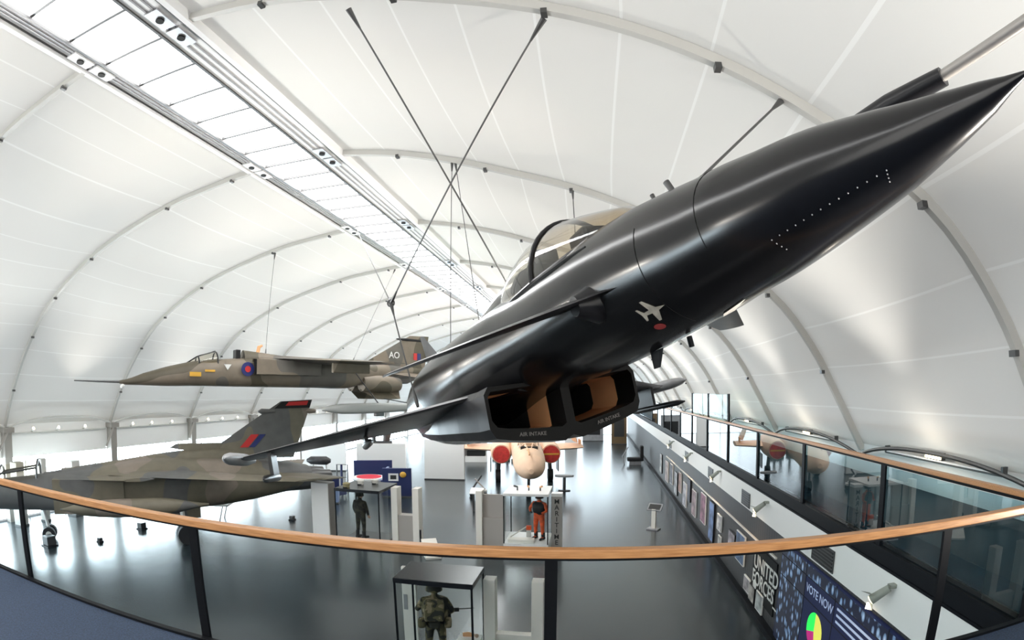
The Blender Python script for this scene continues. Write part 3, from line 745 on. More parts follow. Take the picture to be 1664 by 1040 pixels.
for sg in (1, -1):
    it = MB(); fr_ = [[P(s, sg * y, z) for y, z in ((.5, .52), (.98, .55), (.98, 1.12), (.5, 1.16))] for s in (5.15, 6.5, 8.0)]
    it.rings(fr_, False, True); it.cur = 1; it.add([P(5.2, sg * y, z) for y, z in ((.52, .54), (.96, .57), (.96, 1.10), (.52, 1.14))], [(0, 1, 2, 3)]); it.build('air_intake', [JAG, BLK], jag)
    wj = foil(MB(), (6.0, sg * .6, 1.2), (10.2, sg * .6, 1.1), (8.6, sg * 4.3, 1.0), (9.9, sg * 4.3, .98), .26, .08, 8, 8).build('wing', JAG, jag, smooth=True)
    foil(MB(), (12.0, sg * .3, .75), (14.6, sg * .3, .72), (13.9, sg * 2.2, .35), (14.9, sg * 2.2, .33), .12, .04, 4, 6).build('tailplane', JAG, jag, smooth=True)
    loft([(10.3, 0, .34, .34, .34, 2), (11.2, -.02, .40, .40, .40, 2), (12.0, -.02, .36, .36, .36, 2), (12.35, -.02, .30, .30, .30, 2)], 18, .3, mb=None).build('exhaust_nozzle', COPPER if False else JAG, jag, smooth=True, mtx=Matrix.Translation((0, -sg * .46, .26)))
    foil(MB(), (10.2, sg * .42, .0), (12.4, sg * .42, -.05), (10.9, sg * .8, -.42), (12.2, sg * .8, -.42), .06, .03, 2, 4).build('ventral_fin', JAG, jag)
    MB().box((-9.3, -sg * 2.6 - .07, .62), (-7.6, -sg * 2.6 + .07, 1.0)).build('wing_pylon', JAG, wj, bevel=.03)
fj = foil(MB(), (10.6, 0, 1.15), (14.3, 0, 1.0), (13.35, 0, 2.62), (14.55, 0, 2.66), .18, .06, 6, 8, vertical=True).build('fin', JAG, jag, smooth=True)
MB().tube([P(12.55, 0, 2.42), P(13.1, 0, 2.42), P(14.4, 0, 2.4)], [.03, .08, .06], 8).build('fin_pod', BLACK2, fj, smooth=True)
def side_mx(s, y, z, sg=-1):     # lettering on the port side: reads from nose (left) to tail
    return axes((-1, 0, 0), (0, 0, 1), (0, 1, 0), P(s, y, z))
text('AO', .42, LTXT, fj, side_mx(12.35, -.125, 1.62), extrude=.004)
disc(P(4.9, -.64, .74), (0, 1, 0), .27, 20, .012).build('roundel_ring', BLUE, jag); disc(P(4.9, -.655, .74), (0, 1, 0), .12, 20, .012).build('roundel_centre', RRED, jag)
b = MB(); b.box((-3.05, .505, .42), (-2.6, .515, .58)); b.build('yellow_panel', YEL, jag)
b = MB(); b.box((-3.6, .52, .6), (-3.2, .53, .68)); b.build('yellow_panel', YEL, jag)
b = MB(); b.add([P(3.95, -.545, .9), P(4.25, -.57, .9), P(4.1, -.56, .68)], [(0, 1, 2)]); b.build('warning_triangle', LTXT, jag)
b = MB(); b.box((-13.75, .06, 1.45), (-13.55, .09, 1.78)); b.build('fin_flash_red', RRED, fj); b = MB(); b.box((-13.98, .06, 1.45), (-13.77, .09, 1.78)); b.build('fin_flash_blue', BLUE, fj)
def JW(s, y, z): return JM @ P(s, y, z)
cable((-14.17, Y2, 12.6), JW(5.9, 0, 1.3), 'thin cable from the left rib down to the spine of the camouflaged hanging jet', .009)
cable((-10.9, Y3, 13.1), JW(10.2, .2, 1.2), 'thin cable from the farther left rib down to the tail of the camouflaged hanging jet', .009)

# pale store slung below it
MM = pose(-10.22, 17.9, 5.62, -.56)
store = empty('cruise_missile', label='pale grey pointed missile slung under the camouflaged hanging jet', cat='missile', mtx=MM)
loft([(0, 0, .03, .03, .03, 2), (.35, .02, .16, .14, .12, 2.4), (.9, .03, .26, .2, .2, 3), (2.6, .03, .28, .22, .2, 3), (4.1, .04, .24, .16, .16, 3), (5.0, .05, .14, .10, .10, 2.5)], 24, .2).build('body', GREYST, store, smooth=True)
for sg in (1, -1):
    foil(MB(), (4.2, sg * .18, .06), (4.9, sg * .14, .06), (4.6, sg * .55, .06), (4.95, sg * .55, .06), .05, .02, 2, 4).build('tail_fin', GREYST, store)
MB().box((-2.9, -.1, -.30), (-2.5, .1, -.15)).build('inlet_scoop', STEELD, store, bevel=.02)
for s, e in ((2.7, JW(8.6, -2.6, .70)), (4.4, JW(11.3, -.8, -.4))):
    a = MM.inverted() @ e
    MB().tube([P(s, 0, .2), a], .025, 6).build('sling_strut', STEELD, store)

# ------------------------------------------------------------------ swing-wing jet on the floor, far left
KM = pose(-24.7, 8.85, 0, -.73, 0, 0, 1.08)
tor = empty('swing_wing_jet', label='dark green and grey camouflaged jet with a tall fin parked at far left', cat='aircraft', mtx=KM)
TF = [(.0, 1.65, .04, .04, .04, 2), (.8, 1.7, .3, .3, .3, 2), (2.0, 1.8, .55, .5, .55, 2), (3.2, 1.9, .68, .55, .68, 2.2), (4.6, 1.98, .78, .62, .78, 2.6), (6, 2.05, 1.2, .72, .9, 3), (7.2, 2.1, 1.5, .86, 1.0, 3.4), (9, 2.15, 1.55, 1.05, 1.0, 3.4), (11, 2.15, 1.45, 1.02, .95, 3.2), (13, 2.15, 1.3, .9, .8, 3), (15.2, 2.2, 1.05, .6, .55, 2.6), (15.9, 2.25, .9, .4, .45, 2.4)]
loft(TF, 32, .25).build('fuselage', TORN, tor, smooth=True)
loft([(4.6, 2.4, .4, .25, .2, 2), (6.2, 2.6, .5, .3, .2, 2), (8, 2.75, .55, .38, .2, 2), (9.4, 2.9, .5, .44, .2, 2), (10.8, 2.92, .42, .55, .2, 2), (12, 2.9, .38, .58, .2, 2), (14.5, 2.7, .35, .5, .2, 2)], 20, .4).build('dorsal_spine', TORN, tor, smooth=True)
cn_ = MB()
def CT(s_, w, z): return P(s_ - .55, w, z - .42)
cn_.tube([CT(3.3, w, z) for w, z in ((.45, 2.75), (.42, 3.05), (.25, 3.25), (0, 3.32), (-.25, 3.25), (-.42, 3.05), (-.45, 2.75))], .05, 6)
for w in (.45, -.45): cn_.tube([CT(2.6, w * .5, 2.55), CT(3.3, w * .9, 3.05), CT(4.9, w, 3.3)], .045, 6)
cn_.tube([CT(4.9, w, z) for w, z in ((.45, 2.85), (.42, 3.3), (0, 3.55), (-.42, 3.3), (-.45, 2.85))], .05, 6); cn_.build('canopy_frame', STEELD, tor)
half([(2.05, 2.08, .2, .12), (2.75, 2.33, .43, .55), (3.65, 2.38, .45, .7), (4.35, 2.43, .44, .68)]).build('canopy_glass', CANOPYCL, tor, smooth='all')
for sg in (1, -1):
    it = MB(); it.rings([[P(s, sg * y, z) for y, z in ((.75, 1.3), (1.62, 1.35), (1.62, 2.6), (.75, 2.68))] for s in (5.2, 6.4, 8.0)], False, True); it.cur = 1
    it.add([P(5.3, sg * y, z) for y, z in ((.78, 1.33), (1.6, 1.38), (1.6, 2.57), (.78, 2.65))], [(0, 1, 2, 3)]); it.build('air_intake', [TORN, BLK], tor)
    foil(MB(), (5.8, sg * 1.4, 2.58), (9.5, sg * 1.4, 2.72), (8.0, sg * 2.4, 2.66), (9.2, sg * 2.4, 2.7), .2, .14, 4, 6).build('wing_glove', TORN, tor, smooth=True)
    foil(MB(), (7.3, sg * 1.6, 2.76), (11.0, sg * 1.2, 2.76), (14.2, sg * 4.15, 2.66), (15.5, sg * 3.9, 2.66), .22, .07, 8, 8).build('wing', TORN, tor, smooth=True)
    foil(MB(), (12.9, sg * 1.0, 2.42), (15.9, sg * 1.0, 2.42), (15.6, sg * 3.1, 2.48), (16.7, sg * 3.0, 2.48), .18, .05, 5, 6).build('tailplane', TORN, tor, smooth=True)
    loft([(14.8, 0, .46, .46, .46, 2), (16.2, 0, .42, .42, .42, 2), (16.8, 0, .36, .36, .36, 2)], 18, .4).build('exhaust_nozzle', STEELD, tor, smooth=True, mtx=Matrix.Translation((0, -sg * .52, 2.1)))
    g = MB().tube([P(10.2, sg * 1.35, 1.5), P(10.3, sg * 1.5, .4)], .09, 8).build('main_gear_leg', WHITE, tor, smooth=True)
    MB().tube([P(10.35, sg * 1.36, .37), P(10.35, sg * 1.68, .37)], .37, 20).build('main_wheel', TYRE, g, smooth=True)
    MB().box((-11.0, -sg * 1.05 - .02, .9), (-9.6, -sg * 1.05 + .02, 1.35)).build('gear_door', TORN, tor)
g = MB().tube([P(4.4, 0, 1.5), P(4.6, 0, .3)], .07, 8).build('nose_gear_leg', WHITE, tor, smooth=True)
for sg in (1, -1): MB().tube([P(4.6, sg * .12, .28), P(4.6, sg * .32, .28)], .28, 18).build('nose_wheel', TYRE, g, smooth=True); MB().tube([P(4.6, sg * .325, .28), P(4.6, sg * .335, .28)], .13, 14).build('wheel_hub', WHITE, g, smooth=True)
loft([(5.6, 0, .02, .02, .02, 2), (6.4, 0, .22, .22, .22, 2), (7.6, 0, .32, .32, .32, 2), (9.6, 0, .30, .30, .30, 2), (11.2, 0, .04, .04, .04, 2)], 18, .25).build('fuel_tank', TORN, tor, smooth=True, mtx=Matrix.Translation((0, 2.55, 1.72)))
ftn = foil(MB(), (11.3, 0, 3.2), (15.3, 0, 3.0), (14.75, 0, 5.42), (16.2, 0, 5.5), .28, .09, 7, 8, vertical=True).build('fin', TORN, tor, smooth=True)
foil(MB(), (9.9, 0, 3.55), (12.3, 0, 3.2), (10.2, 0, 3.72), (12.3, 0, 3.72), .22, .18, 2, 6, vertical=True).build('fin_root_inlet', TORN, ftn)
for a_, b_ in ((13.75, 14.5), (15.9, 16.35)): MB().tube([P(a_, 0, 5.0), P(a_ + .15, 0, 5.0), P(b_, 0, 5.0)], [.04, .12, .08], 8).build('fin_pod', TORN, ftn, smooth=True)
b = MB(); b.add([P(14.8, -.06, 5.42), P(16.17, -.06, 5.49), P(16.05, -.105, 5.15), P(14.45, -.105, 5.12)], [(0, 1, 2, 3)]); b.build('black_fin_cap', BLK, ftn)
b = MB(); b.add([P(15.1, -.08, 5.40), P(16.0, -.08, 5.45), P(15.92, -.1, 5.27), P(14.95, -.1, 5.24)], [(0, 1, 2, 3)]); b.build('red_fin_tip', RRED, ftn)
def flash(s0, s1, m): 
    MB().add([P(s0, -.155, 3.52), P(s1, -.155, 3.52), P(s1 + .5, -.135, 4.05), P(s0 + .5, -.135, 4.05)], [(0, 1, 2, 3)]).build('fin_flash', m, ftn)
flash(12.9, 13.25, RRED); flash(13.3, 13.55, BLUE)

# ------------------------------------------------------------------ pink jet on the floor in the middle distance
BM = pose(-3.42, 28.2, 0, .18)
buc = empty('desert_pink_jet', label='desert pink twin-engined jet with red intake covers parked facing the camera', cat='aircraft', mtx=BM)
loft([(0, 1.95, .14, .14, .14, 2), (.3, 1.97, .5, .46, .45, 2), (1.0, 2.02, .82, .74, .66, 2.1), (1.8, 2.15, .93, .86, .76, 2.2), (2.8, 2.3, .96, .88, .85, 2.2), (4.5, 2.45, .95, .9, .9, 2.3), (7, 2.5, 1.0, .9, .95, 2.4), (11, 2.6, .95, .85, .85, 2.4), (15, 2.7, .6, .6, .6, 2.2), (19, 2.8, .35, .5, .4, 2)], 28, .3).build('fuselage', DESERT, buc, smooth=True)
half([(1.7, 2.78, .15, .12), (2.4, 2.85, .55, .42), (3.2, 2.95, .62, .7), (5.6, 3.05, .6, .7), (7.2, 3.2, .4, .3)]).build('canopy', CANOPYGL, buc, smooth='all')
fm = MB()
for s, w, h, z in ((2.4, .56, .43, 2.85), (3.2, .63, .71, 2.95), (5.2, .62, .72, 3.03)): fm.tube([P(s, w * math.cos(PI * k / 10), z + h * math.sin(PI * k / 10)) for k in range(11)], .05, 6)
for a in (30, 65, 115, 150): fm.tube([P(1.75, .15 * math.cos(math.radians(a)), 2.8 + .12 * math.sin(math.radians(a))), P(2.4, .56 * math.cos(math.radians(a)), 2.86 + .43 * math.sin(math.radians(a))), P(3.2, .63 * math.cos(math.radians(a)), 2.96 + .71 * math.sin(math.radians(a)))], .05, 6)
for q in (-1, 1): fm.tube([P(3.2, q * .63, 2.95), P(5.2, q * .62, 3.03)], .05, 6)
fm.build('canopy_frame', DESERT, buc)
MB().box((-5.2, -.5, 2.4), (-2.0, .5, 3.1)).build('cockpit_tub', BLK, buc)
MB().tube([P(1.9, .1, 2.9), P(1.2, .1, 3.05), P(.2, .1, 2.85)], [.07, .05, .04], 8).build('refuelling_probe', COPPER, buc, smooth=True)
for sg in (1, -1):
    nc = loft([(5.55, 0, .62, .62, .62, 2), (6.2, 0, .70, .70, .70, 2), (9, 0, .75, .75, .75, 2), (12.5, 0, .5, .5, .5, 2), (13.5, 0, .36, .36, .36, 2)], 22, .3).build('engine_nacelle', DESERT, buc, smooth=True, mtx=Matrix.Translation((0, -sg * 1.62, 2.25)))
    c = disc(P(5.52, 0, 0), (1, 0, 0), .55, 22, .09).build('intake_cover', RED, nc)
    MB().box((-5.435, -.5, -.05), (-5.40, .5, .05)).build('cover_strap', YEL if sg < 0 else RED, c)
    foil(MB(), (7.2, sg * 1.9, 2.35), (11.3, sg * 1.9, 2.3), (8.2, sg * 4.2, 2.35), (11.3, sg * 4.2, 2.3), .5, .34, 4, 8).build('inner_wing', DESERT, buc, smooth=True)
    foil(MB(), (8.2, sg * 3.75, 2.7), (11.0, sg * 3.75, 2.7), (8.9, sg * 2.7, 5.2), (10.8, sg * 2.7, 5.2), .3, .18, 4, 8, vertical=True).build('folded_outer_wing', DESERT, buc, smooth=True)
    MB().box((-9.0, -sg * 3.95 - .04, 2.55), (-8.1, -sg * 3.95 + .04, 2.9)).build('fold_joint', COPPER, buc)
    g = MB().tube([P(8.3, sg * 1.75, 1.7), P(8.4, sg * 1.85, .45)], .14, 8).build('main_gear_leg', STEELD, buc, smooth=True)
    MB().tube([P(8.4, sg * 1.66, .42), P(8.4, sg * 2.02, .42)], .42, 18).build('main_wheel', TYRE, g, smooth=True)
    MB().box((-9.1, -sg * 2.35 - .03, .75), (-7.7, -sg * 2.35 + .03, 1.75)).build('gear_door', STEELD, buc)
g = MB().tube([P(2.6, 0, 1.6), P(2.7, 0, .35)], .09, 8).build('nose_gear_leg', STEELD, buc, smooth=True)
MB().tube([P(2.7, -.14, .34), P(2.7, .14, .34)], .34, 18).build('nose_wheel', TYRE, g, smooth=True)
foil(MB(), (15.2, 0, 3.1), (18.8, 0, 3.1), (17.6, 0, 4.9), (19.2, 0, 4.9), .3, .15, 4, 6, vertical=True).build('fin', DESERT, buc, smooth=True)

# ------------------------------------------------------------------ mannequins
def mannequin(name, label, joints, edges, cloth, loc, rz, parts):
    root = empty(name, loc, label, 'mannequin', rz=rz)
    me = bpy.data.meshes.new('figure'); keys = list(joints)
    me.from_pydata([joints[k][0] for k in keys], [(keys.index(a), keys.index(b)) for a, b in edges], [])
    o = bpy.data.objects.new('figure', me); COL.objects.link(o); o.parent = root
    sk = o.modifiers.new('skin', 'SKIN'); sk.use_smooth_shade = True
    for i, k in enumerate(keys):
        r = joints[k][1]; d = me.skin_vertices[0].data[i]; d.radius = r if isinstance(r, tuple) else (r, r); d.use_root = (k == 'pelvis')
    ss = o.modifiers.new('sub', 'SUBSURF'); ss.levels = 1; ss.render_levels = 2
    me.materials.append(cloth)
    for nm, mb, m in parts: mb.build(nm, m, root, smooth=True)
    return root
def body(armL, armR, stride=.0, k=1.0):
    J = {'pelvis': ((0, 0, .95), (.17, .13)), 'waist': ((0, .0, 1.12), (.165, .12)), 'chest': ((0, .01, 1.36), (.20, .14)), 'neckb': ((0, .01, 1.5), (.10, .09)), 'neck': ((0, .0, 1.56), .055), 'head': ((0, -.01, 1.68), (.085, .10)), 'crown': ((0, 0, 1.77), (.07, .08))}
    E = [('pelvis', 'waist'), ('waist', 'chest'), ('chest', 'neckb'), ('neckb', 'neck'), ('neck', 'head'), ('head', 'crown')]
    for s, nm, A in ((-1, 'l', armL), (1, 'r', armR)):
        J['hip' + nm] = ((s * .11, 0, .88), .105); J['knee' + nm] = ((s * .13, -.01 + stride * s, .50), .07); J['ank' + nm] = ((s * .14, .02 + stride * s, .09), .05); J['toe' + nm] = ((s * .15, -.16 + stride * s, .04), .04)
        E += [('pelvis', 'hip' + nm), ('hip' + nm, 'knee' + nm), ('knee' + nm, 'ank' + nm), ('ank' + nm, 'toe' + nm)]
        J['sh' + nm] = ((s * .21, .01, 1.44), .075); J['el' + nm] = (A[0], .055); J['wr' + nm] = (A[1], .04)
        E += [('chest', 'sh' + nm), ('sh' + nm, 'el' + nm), ('el' + nm, 'wr' + nm)]
    return J, E
def hand(w, d, r=.011):
    # palm, four curled fingers and a thumb from wrist w along direction d
    mb = MB()
    w, d = Vector(w), Vector(d).normalized(); a = d.cross(Vector((0, 0, 1)))
    if a.length < .1: a = Vector((1, 0, 0))
    a.normalize(); b = a.cross(d)
    mb.tube([w - d * .02, w + d * .04, w + d * .09], [.028, .036, .034], 8)
    for i, l in enumerate((.07, .085, .08, .06)):
        o = w + d * .085 + a * (.03 - .02 * i)
        mb.tube([o, o + d * l * .5 + b * .01, o + d * l * .8 + b * .04], [r, r * .95, r * .7], 6)
    mb.tube([w + d * .02 + a * .03, w + d * .06 + a * .06 + b * .02, w + d * .09 + a * .055 + b * .04], [.013, .012, .009], 6)
    return mb
def face_parts():
    out = [('nose', MB().tube([(0, -.085, 1.70), (0, -.125, 1.665), (0, -.10, 1.655)], [.012, .017, .014], 6), SKIN), ('mouth', MB().tube([(-.03, -.098, 1.625), (0, -.105, 1.622), (.03, -.098, 1.625)], .008, 6), SKIN),
           ('head_skin', MB().ball((0, -.02, 1.665), (.088, .092, .11), 14, 10), SKIN)]
    for q in (-1, 1): out += [('eye', MB().ball((q * .035, -.108, 1.69), (.014, .008, .009), 8, 5), BLK), ('ear', MB().ball((q * .09, 0, 1.675), (.012, .025, .035), 8, 5), SKIN)]
    return out
def helmet(mb, z=1.73, r=.14):
    mb.rings([[(r * f * math.cos(2 * PI * k / 18), r * 1.12 * f * math.sin(2 * PI * k / 18) + .01, z + h) for k in range(18)] for f, h in ((1.12, -.07), (1.06, -.02), (1.0, .04), (.75, .1), (.35, .135), (.05, .14))], True, True)
def vest(mb, z0=1.02, z1=1.47, w=.22, d=.17):
    mb.rings([[(w * f * math.cos(2 * PI * k / 20), d * f * math.sin(2 * PI * k / 20), z) for k in range(20)] for f, z in ((.93, z0), (1, z0 + .1), (1.04, z0 + .3), (.95, z1 - .04), (.6, z1 + .03))])
def boot_parts(m):
    out = []
    for q in (-1, 1):
        mb = MB(); mb.tube([(q * .135, .02, .30), (q * .14, .03, .06)], [.068, .062], 10)
        mb.tube([(q * .14, .08, .05), (q * .145, -.05, .055), (q * .155, -.19, .04)], [.055, .055, .04], 10); out.append(('boot', mb, m))
    return out
def pouch(mb, x, y, z, w=.09, d=.06, h=.13): mb.box((x - w / 2, y - d / 2, z - h / 2), (x + w / 2, y + d / 2, z + h / 2))

LIPTOP = mat('dark_case_top', (.012, .013, .016), .22, spec=.3)
def display_case(name, label, x0, x1, y0, y1, h, base=.12, topm=LIPTOP, basem=WHITE, th=.12, group='glass display cases'):
    c = empty(name, ((x0 + x1) / 2, (y0 + y1) / 2, 0), label, 'display case', group)
    T = Matrix.Translation((-(x0 + x1) / 2, -(y0 + y1) / 2, 0))
    MB().box((x0, y0, 0), (x1, y1, base)).build('plinth', basem, c, mtx=T)
    MB().box((x0 - .01, y0 - .01, h - th), (x1 + .01, y1 + .01, h)).build('top', topm, c, bevel=.01, mtx=T)
    for x in (x0 + .02, x1 - .02):
        for y in (y0 + .02, y1 - .02): MB().box((x - .02, y - .02, base), (x + .02, y + .02, h - th)).build('corner_post', POST, c, mtx=T)
    for lo, hi in (((x0 + .045, y0 + .014, base), (x1 - .045, y0 + .022, h - th)), ((x0 + .045, y1 - .022, base), (x1 - .045, y1 - .014, h - th)), ((x0 + .014, y0 + .045, base), (x0 + .022, y1 - .045, h - th)), ((x1 - .022, y0 + .045, base), (x1 - .014, y1 - .045, h - th))):
        MB().box(lo, hi).build('glass_pane', CASEGL, c, mtx=T)
    return c
def slab(name, label, x0, x1, y0, y1, h, m=CREAM, win=None, group=None):
    """upright board wall; win=(u0,u1,z0) cuts a notch open to the top along its long side"""
    o = empty(name, ((x0 + x1) / 2, (y0 + y1) / 2, 0), label, 'display wall', group)
    T = Matrix.Translation((-(x0 + x1) / 2, -(y0 + y1) / 2, 0))
    return o, T

# front case with the woodland-camouflage mannequin
fc = display_case('display_case', 'black-topped glass case in the foreground holding a camouflaged mannequin with its back turned', -4.15, -2.42, 10.0, 11.15, 2.4, .1)
J, E = body(((-.33, -.04, 1.17), (-.20, -.24, 1.06)), ((.34, -.06, 1.2), (.22, -.26, 1.24)))
hm = MB(); helmet(hm); vs_ = MB(); vest(vs_, w=.245, d=.19)
pk = MB(); pouch(pk, 0, .20, 1.3, .36, .2, .42); pouch(pk, -.24, .12, 1.0, .14, .16, .2); pouch(pk, .24, .12, 1.0, .14, .16, .2); pouch(pk, 0, .2, 1.0, .2, .12, .16)
man = mannequin('mannequin', 'mannequin in woodland camouflage with helmet and pack inside the foreground glass case', J, E, SOLD, (-3.42, 10.55, .1), PI + .25, [('hand', hand((-.20, -.24, 1.06), (.6, -.6, .1)), SKIN), ('hand', hand((.22, -.26, 1.24), (-.5, -.7, .2)), SKIN), ('helmet', hm, SOLD), ('body_armour', vs_, SOLD)] + boot_parts(BLK) + face_parts())
pk.build('backpack', SOLD, man, bevel=.04)
man.scale = (1.2, 1.18, 1.14)
rf = empty('rifle', (-3.2, 10.85, 1.38), 'black rifle held by the camouflaged mannequin in the foreground case', 'rifle', rz=.35)
MB().box((-.3, -.025, -.04), (.25, .025, .05)).build('receiver', BLK, rf, bevel=.01); MB().tube([(.2, 0, .02), (.6, 0, .02)], .013, 8).build('barrel', STEELD, rf); MB().box((-.55, -.02, -.1), (-.28, .02, .03)).build('stock', BLK, rf, bevel=.02); MB().box((-.02, -.02, -.2), (.06, .02, -.03)).build('magazine', BLK, rf, bevel=.01)
pl = empty('exhibit_plinth', (-2.72, 10.65, .1), 'white low plinth with exhibit cards inside the foreground glass case', 'plinth')
MB().box((-.26, -.4, 0), (.26, .4, .62)).build('body', WHITE, pl); MB().box((-.22, -.34, .62), (.22, .0, .635)).build('caption_card', WHITE, pl); MB().box((-.18, -.28, .635), (.18, -.2, .638)).build('caption_text', SLATE, pl)
ex = empty('boot_exhibit', (-2.75, 10.85, .735), 'small brown leather exhibit on the white plinth in the foreground case', 'exhibit')
MB().tube([(-.12, 0, .05), (.0, .02, .06), (.14, .02, .05)], [.05, .06, .04], 10).build('leather_piece', COPPER, ex, smooth=True); MB().ball((.2, .0, .05), (.05, .05, .05)).build('strap_piece', SKIN, ex, smooth=True)
kb = empty('kit_bag', (-3.26, 10.2, .1), 'camouflaged kit bag lying at the feet of the foreground mannequin', 'bag')
MB().tube([(-.25, 0, .17), (-.18, 0, .17), (.18, .03, .17), (.25, .03, .17)], [.06, .17, .17, .06], 14).build('bag_body', SOLD, kb, smooth=True); MB().tube([(-.12, 0, .33), (0, 0, .4), (.12, 0, .33)], .015, 6).build('carry_handle', BLK, kb)
def ushape(label, x0, x1, y0, y1, h, wcol, zsill, m=CREAM, m2=CREAM):
    o = empty('display_wall', ((x0 + x1) / 2, (y0 + y1) / 2, 0), label, 'display wall'); T = Matrix.Translation((-(x0 + x1) / 2, -(y0 + y1) / 2, 0))
    MB().box((x0, y0, 0), (x0 + wcol, y1, h)).build('end_column', m, o, bevel=.008, mtx=T); MB().box((x1 - wcol, y0, 0), (x1, y1, h)).build('end_column', m, o, bevel=.008, mtx=T)
    MB().box((x0 + wcol, y0 + .05, 0), (x1 - wcol, y1 - .05, zsill)).build('low_panel', m2, o, mtx=T)
    return o
ushape('white display wall with a tall open window beside the foreground glass case', -2.38, -1.05, 10.85, 11.15, 2.2, .26, .85)
wi = empty('wall_board', (-4.3, 11.3, 0), 'narrow white board standing behind the foreground glass case', 'display wall'); MB().box((-.15, -.05, 0), (.2, .05, 2.2)).build('board', CREAM, wi); MB().box((-.12, -.06, 1.1), (-.02, -.05, 1.5)).build('notice', SLATE, wi)

# second case (left) with a mannequin in dark olive
display_case('display_case', 'glass case with a thin black top holding an olive-uniformed mannequin beyond the handrail', -10.35, -8.35, 19.0, 21.0, 2.4, .12, LIPTOP, STEELD)
J, E = body(((-.30, .0, 1.16), (-.28, -.08, .93)), ((.30, .0, 1.16), (.28, -.08, .93)))
hm = MB(); helmet(hm, 1.74, .125); vs_ = MB(); vest(vs_, .98, 1.47, .235, .165)
m2 = mannequin('mannequin', 'mannequin in dark olive combat clothing standing in the left glass case, back turned', J, E, OLIVE, (-9.62, 19.9, .12), PI - .3, [('hand', hand((-.28, -.08, .93), (0, -.3, -1)), SKIN), ('hand', hand((.28, -.08, .93), (0, -.3, -1)), SKIN), ('helmet', hm, OLIVE), ('jacket', vs_, OLIVE)] + boot_parts(BLK) + face_parts()); m2.scale = (1.3, 1.2, 1.1)
o = empty('display_wall', (-11.5, 20.1, 0), 'solid white display wall standing left of the olive mannequin case', 'display wall'); MB().box((-.45, -.3, 0), (.4, .3, 2.4)).build('board', WHITE, o, bevel=.01); MB().box((.40, -.28, 0), (.43, .28, 2.38)).build('side_panel', BOARD, o)
ushape('cream display wall with a notched window right of the olive mannequin case', -8.2, -7.0, 19.9, 20.4, 2.4, .27, 1.25, CREAM, BOARD)
# headgear on the case top
for i, (x, y, lab) in enumerate(((-9.95, 19.35, 'khaki cap standing at the left edge of the olive mannequin case top'), (-9.7, 20.2, 'cream cap standing second from left on the olive mannequin case top'), (-9.2, 20.6, 'pale helmet standing farthest back on the olive mannequin case top'))):
    o = empty('service_cap', (x, y, 2.4), lab, 'cap', 'headgear on the case top'); q = MB(); q.rings([[(r * math.cos(2 * PI * k / 14), r * math.sin(2 * PI * k / 14), z) for k in range(14)] for r, z in ((.13, .0), (.14, .1), (.17, .16), (.1, .2))]); q.build('crown', CREAM if i else mat('khaki', (.35, .30, .16), .8), o, smooth=True)
    MB().prism([(-.1, -.12), (.1, -.12), (.06, -.22), (-.06, -.22)], 2, .01, .03).build('peak', BLK, o)

# third case (centre) with the orange immersion suit
display_case('display_case', 'glass case with a white slatted top holding an orange-suited mannequin under the pink jet', -3.45, -1.72, 19.5, 21.3, 2.45, .45, WHITE, WHITE, .1)
b = MB(); 
J, E = body(((-.33, -.05, 1.2), (-.18, -.22, 1.12)), ((.33, -.05, 1.2), (.2, -.2, 1.1)))
hm = MB(); helmet(hm, 1.72, .12); vs_ = MB(); vest(vs_, 1.08, 1.48, .235, .17); 
m3 = mannequin('mannequin', 'mannequin in an orange immersion suit with black vest and helmet in the centre case', J, E, ORANGE, (-2.15, 20.3, .45), -.5, [('hand', hand((-.18, -.22, 1.12), (.6, -.6, 0)), BLK), ('hand', hand((.2, -.2, 1.1), (-.6, -.6, 0)), BLK), ('helmet', hm, BLK), ('life_vest', vs_, BLK)] + boot_parts(BLK) + face_parts()); m3.scale = (1.25, 1.15, 1.02)
o = empty('display_wall', (-4.15, 20.45, 0), 'beige display wall with low recessed panel left of the orange suit case', 'display wall'); MB().box((-.55, -.2, 0), (-.3, .2, 2.35)).build('end_column', CREAM, o); MB().box((-.3, -.1, 0), (.62, .1, 1.25)).build('low_panel', BOARD, o); MB().box((-.3, .02, 1.25), (.62, .1, 2.2)).build('back_panel', BOARD, o)
o = empty('lettered_column', (-1.42, 20.0, 0), 'grey column with stacked dark capital letters right of the orange suit case', 'column'); MB().box((-.2, -.18, 0), (.2, .18, 2.3)).build('shaft', BOARD, o); MB().box((-.21, -.19, 2.3), (.21, .19, 2.42)).build('cap', WHITE, o)
for i, ch in enumerate('MARITIME'): text(ch, .26, DTXT, o, axes((1, 0, 0), (0, 0, 1), (0, -1, 0), (0, -.185, 2.1 - i * .235)), name='letter')
for i, (x, lab) in enumerate(((-3.0, 'left'), (-2.55, 'middle'), (-2.1, 'right'))):
    o = empty('case_spotlight', (x, 20.2, 2.45), '%s one of three small bent spotlights on the white top of the orange suit case' % lab, 'spotlight', 'spotlights on the white case top')
    MB().tube([(0, 0, 0), (0, 0, .14)], .03, 8).build('stem', STEELD, o); MB().tube([(0, 0, .14), (.1 * (i - 1.2), -.12, .2)], .04, 8).build('lamp_head', COPPER if i else STEELD, o)
o = empty('dinghy_exhibit', (-2.75, 19.85, .45), 'low cream ramp-shaped exhibit on the floor of the orange suit case', 'exhibit'); MB().box((-.55, -.2, 0), (.45, .2, .12)).build('base_board', CREAM, o); MB().add([(-.5, .1, .12), (.1, .3, .5), (.1, .36, .5), (-.5, .16, .12), (-.5, .1, .17), (.1, .3, .55), (.1, .36, .55), (-.5, .16, .17)], [(0, 1, 2, 3), (4, 7, 6, 5), (0, 4, 5, 1), (1, 5, 6, 2), (2, 6, 7, 3), (3, 7, 4, 0)]).build('raised_strip', CREAM, o)
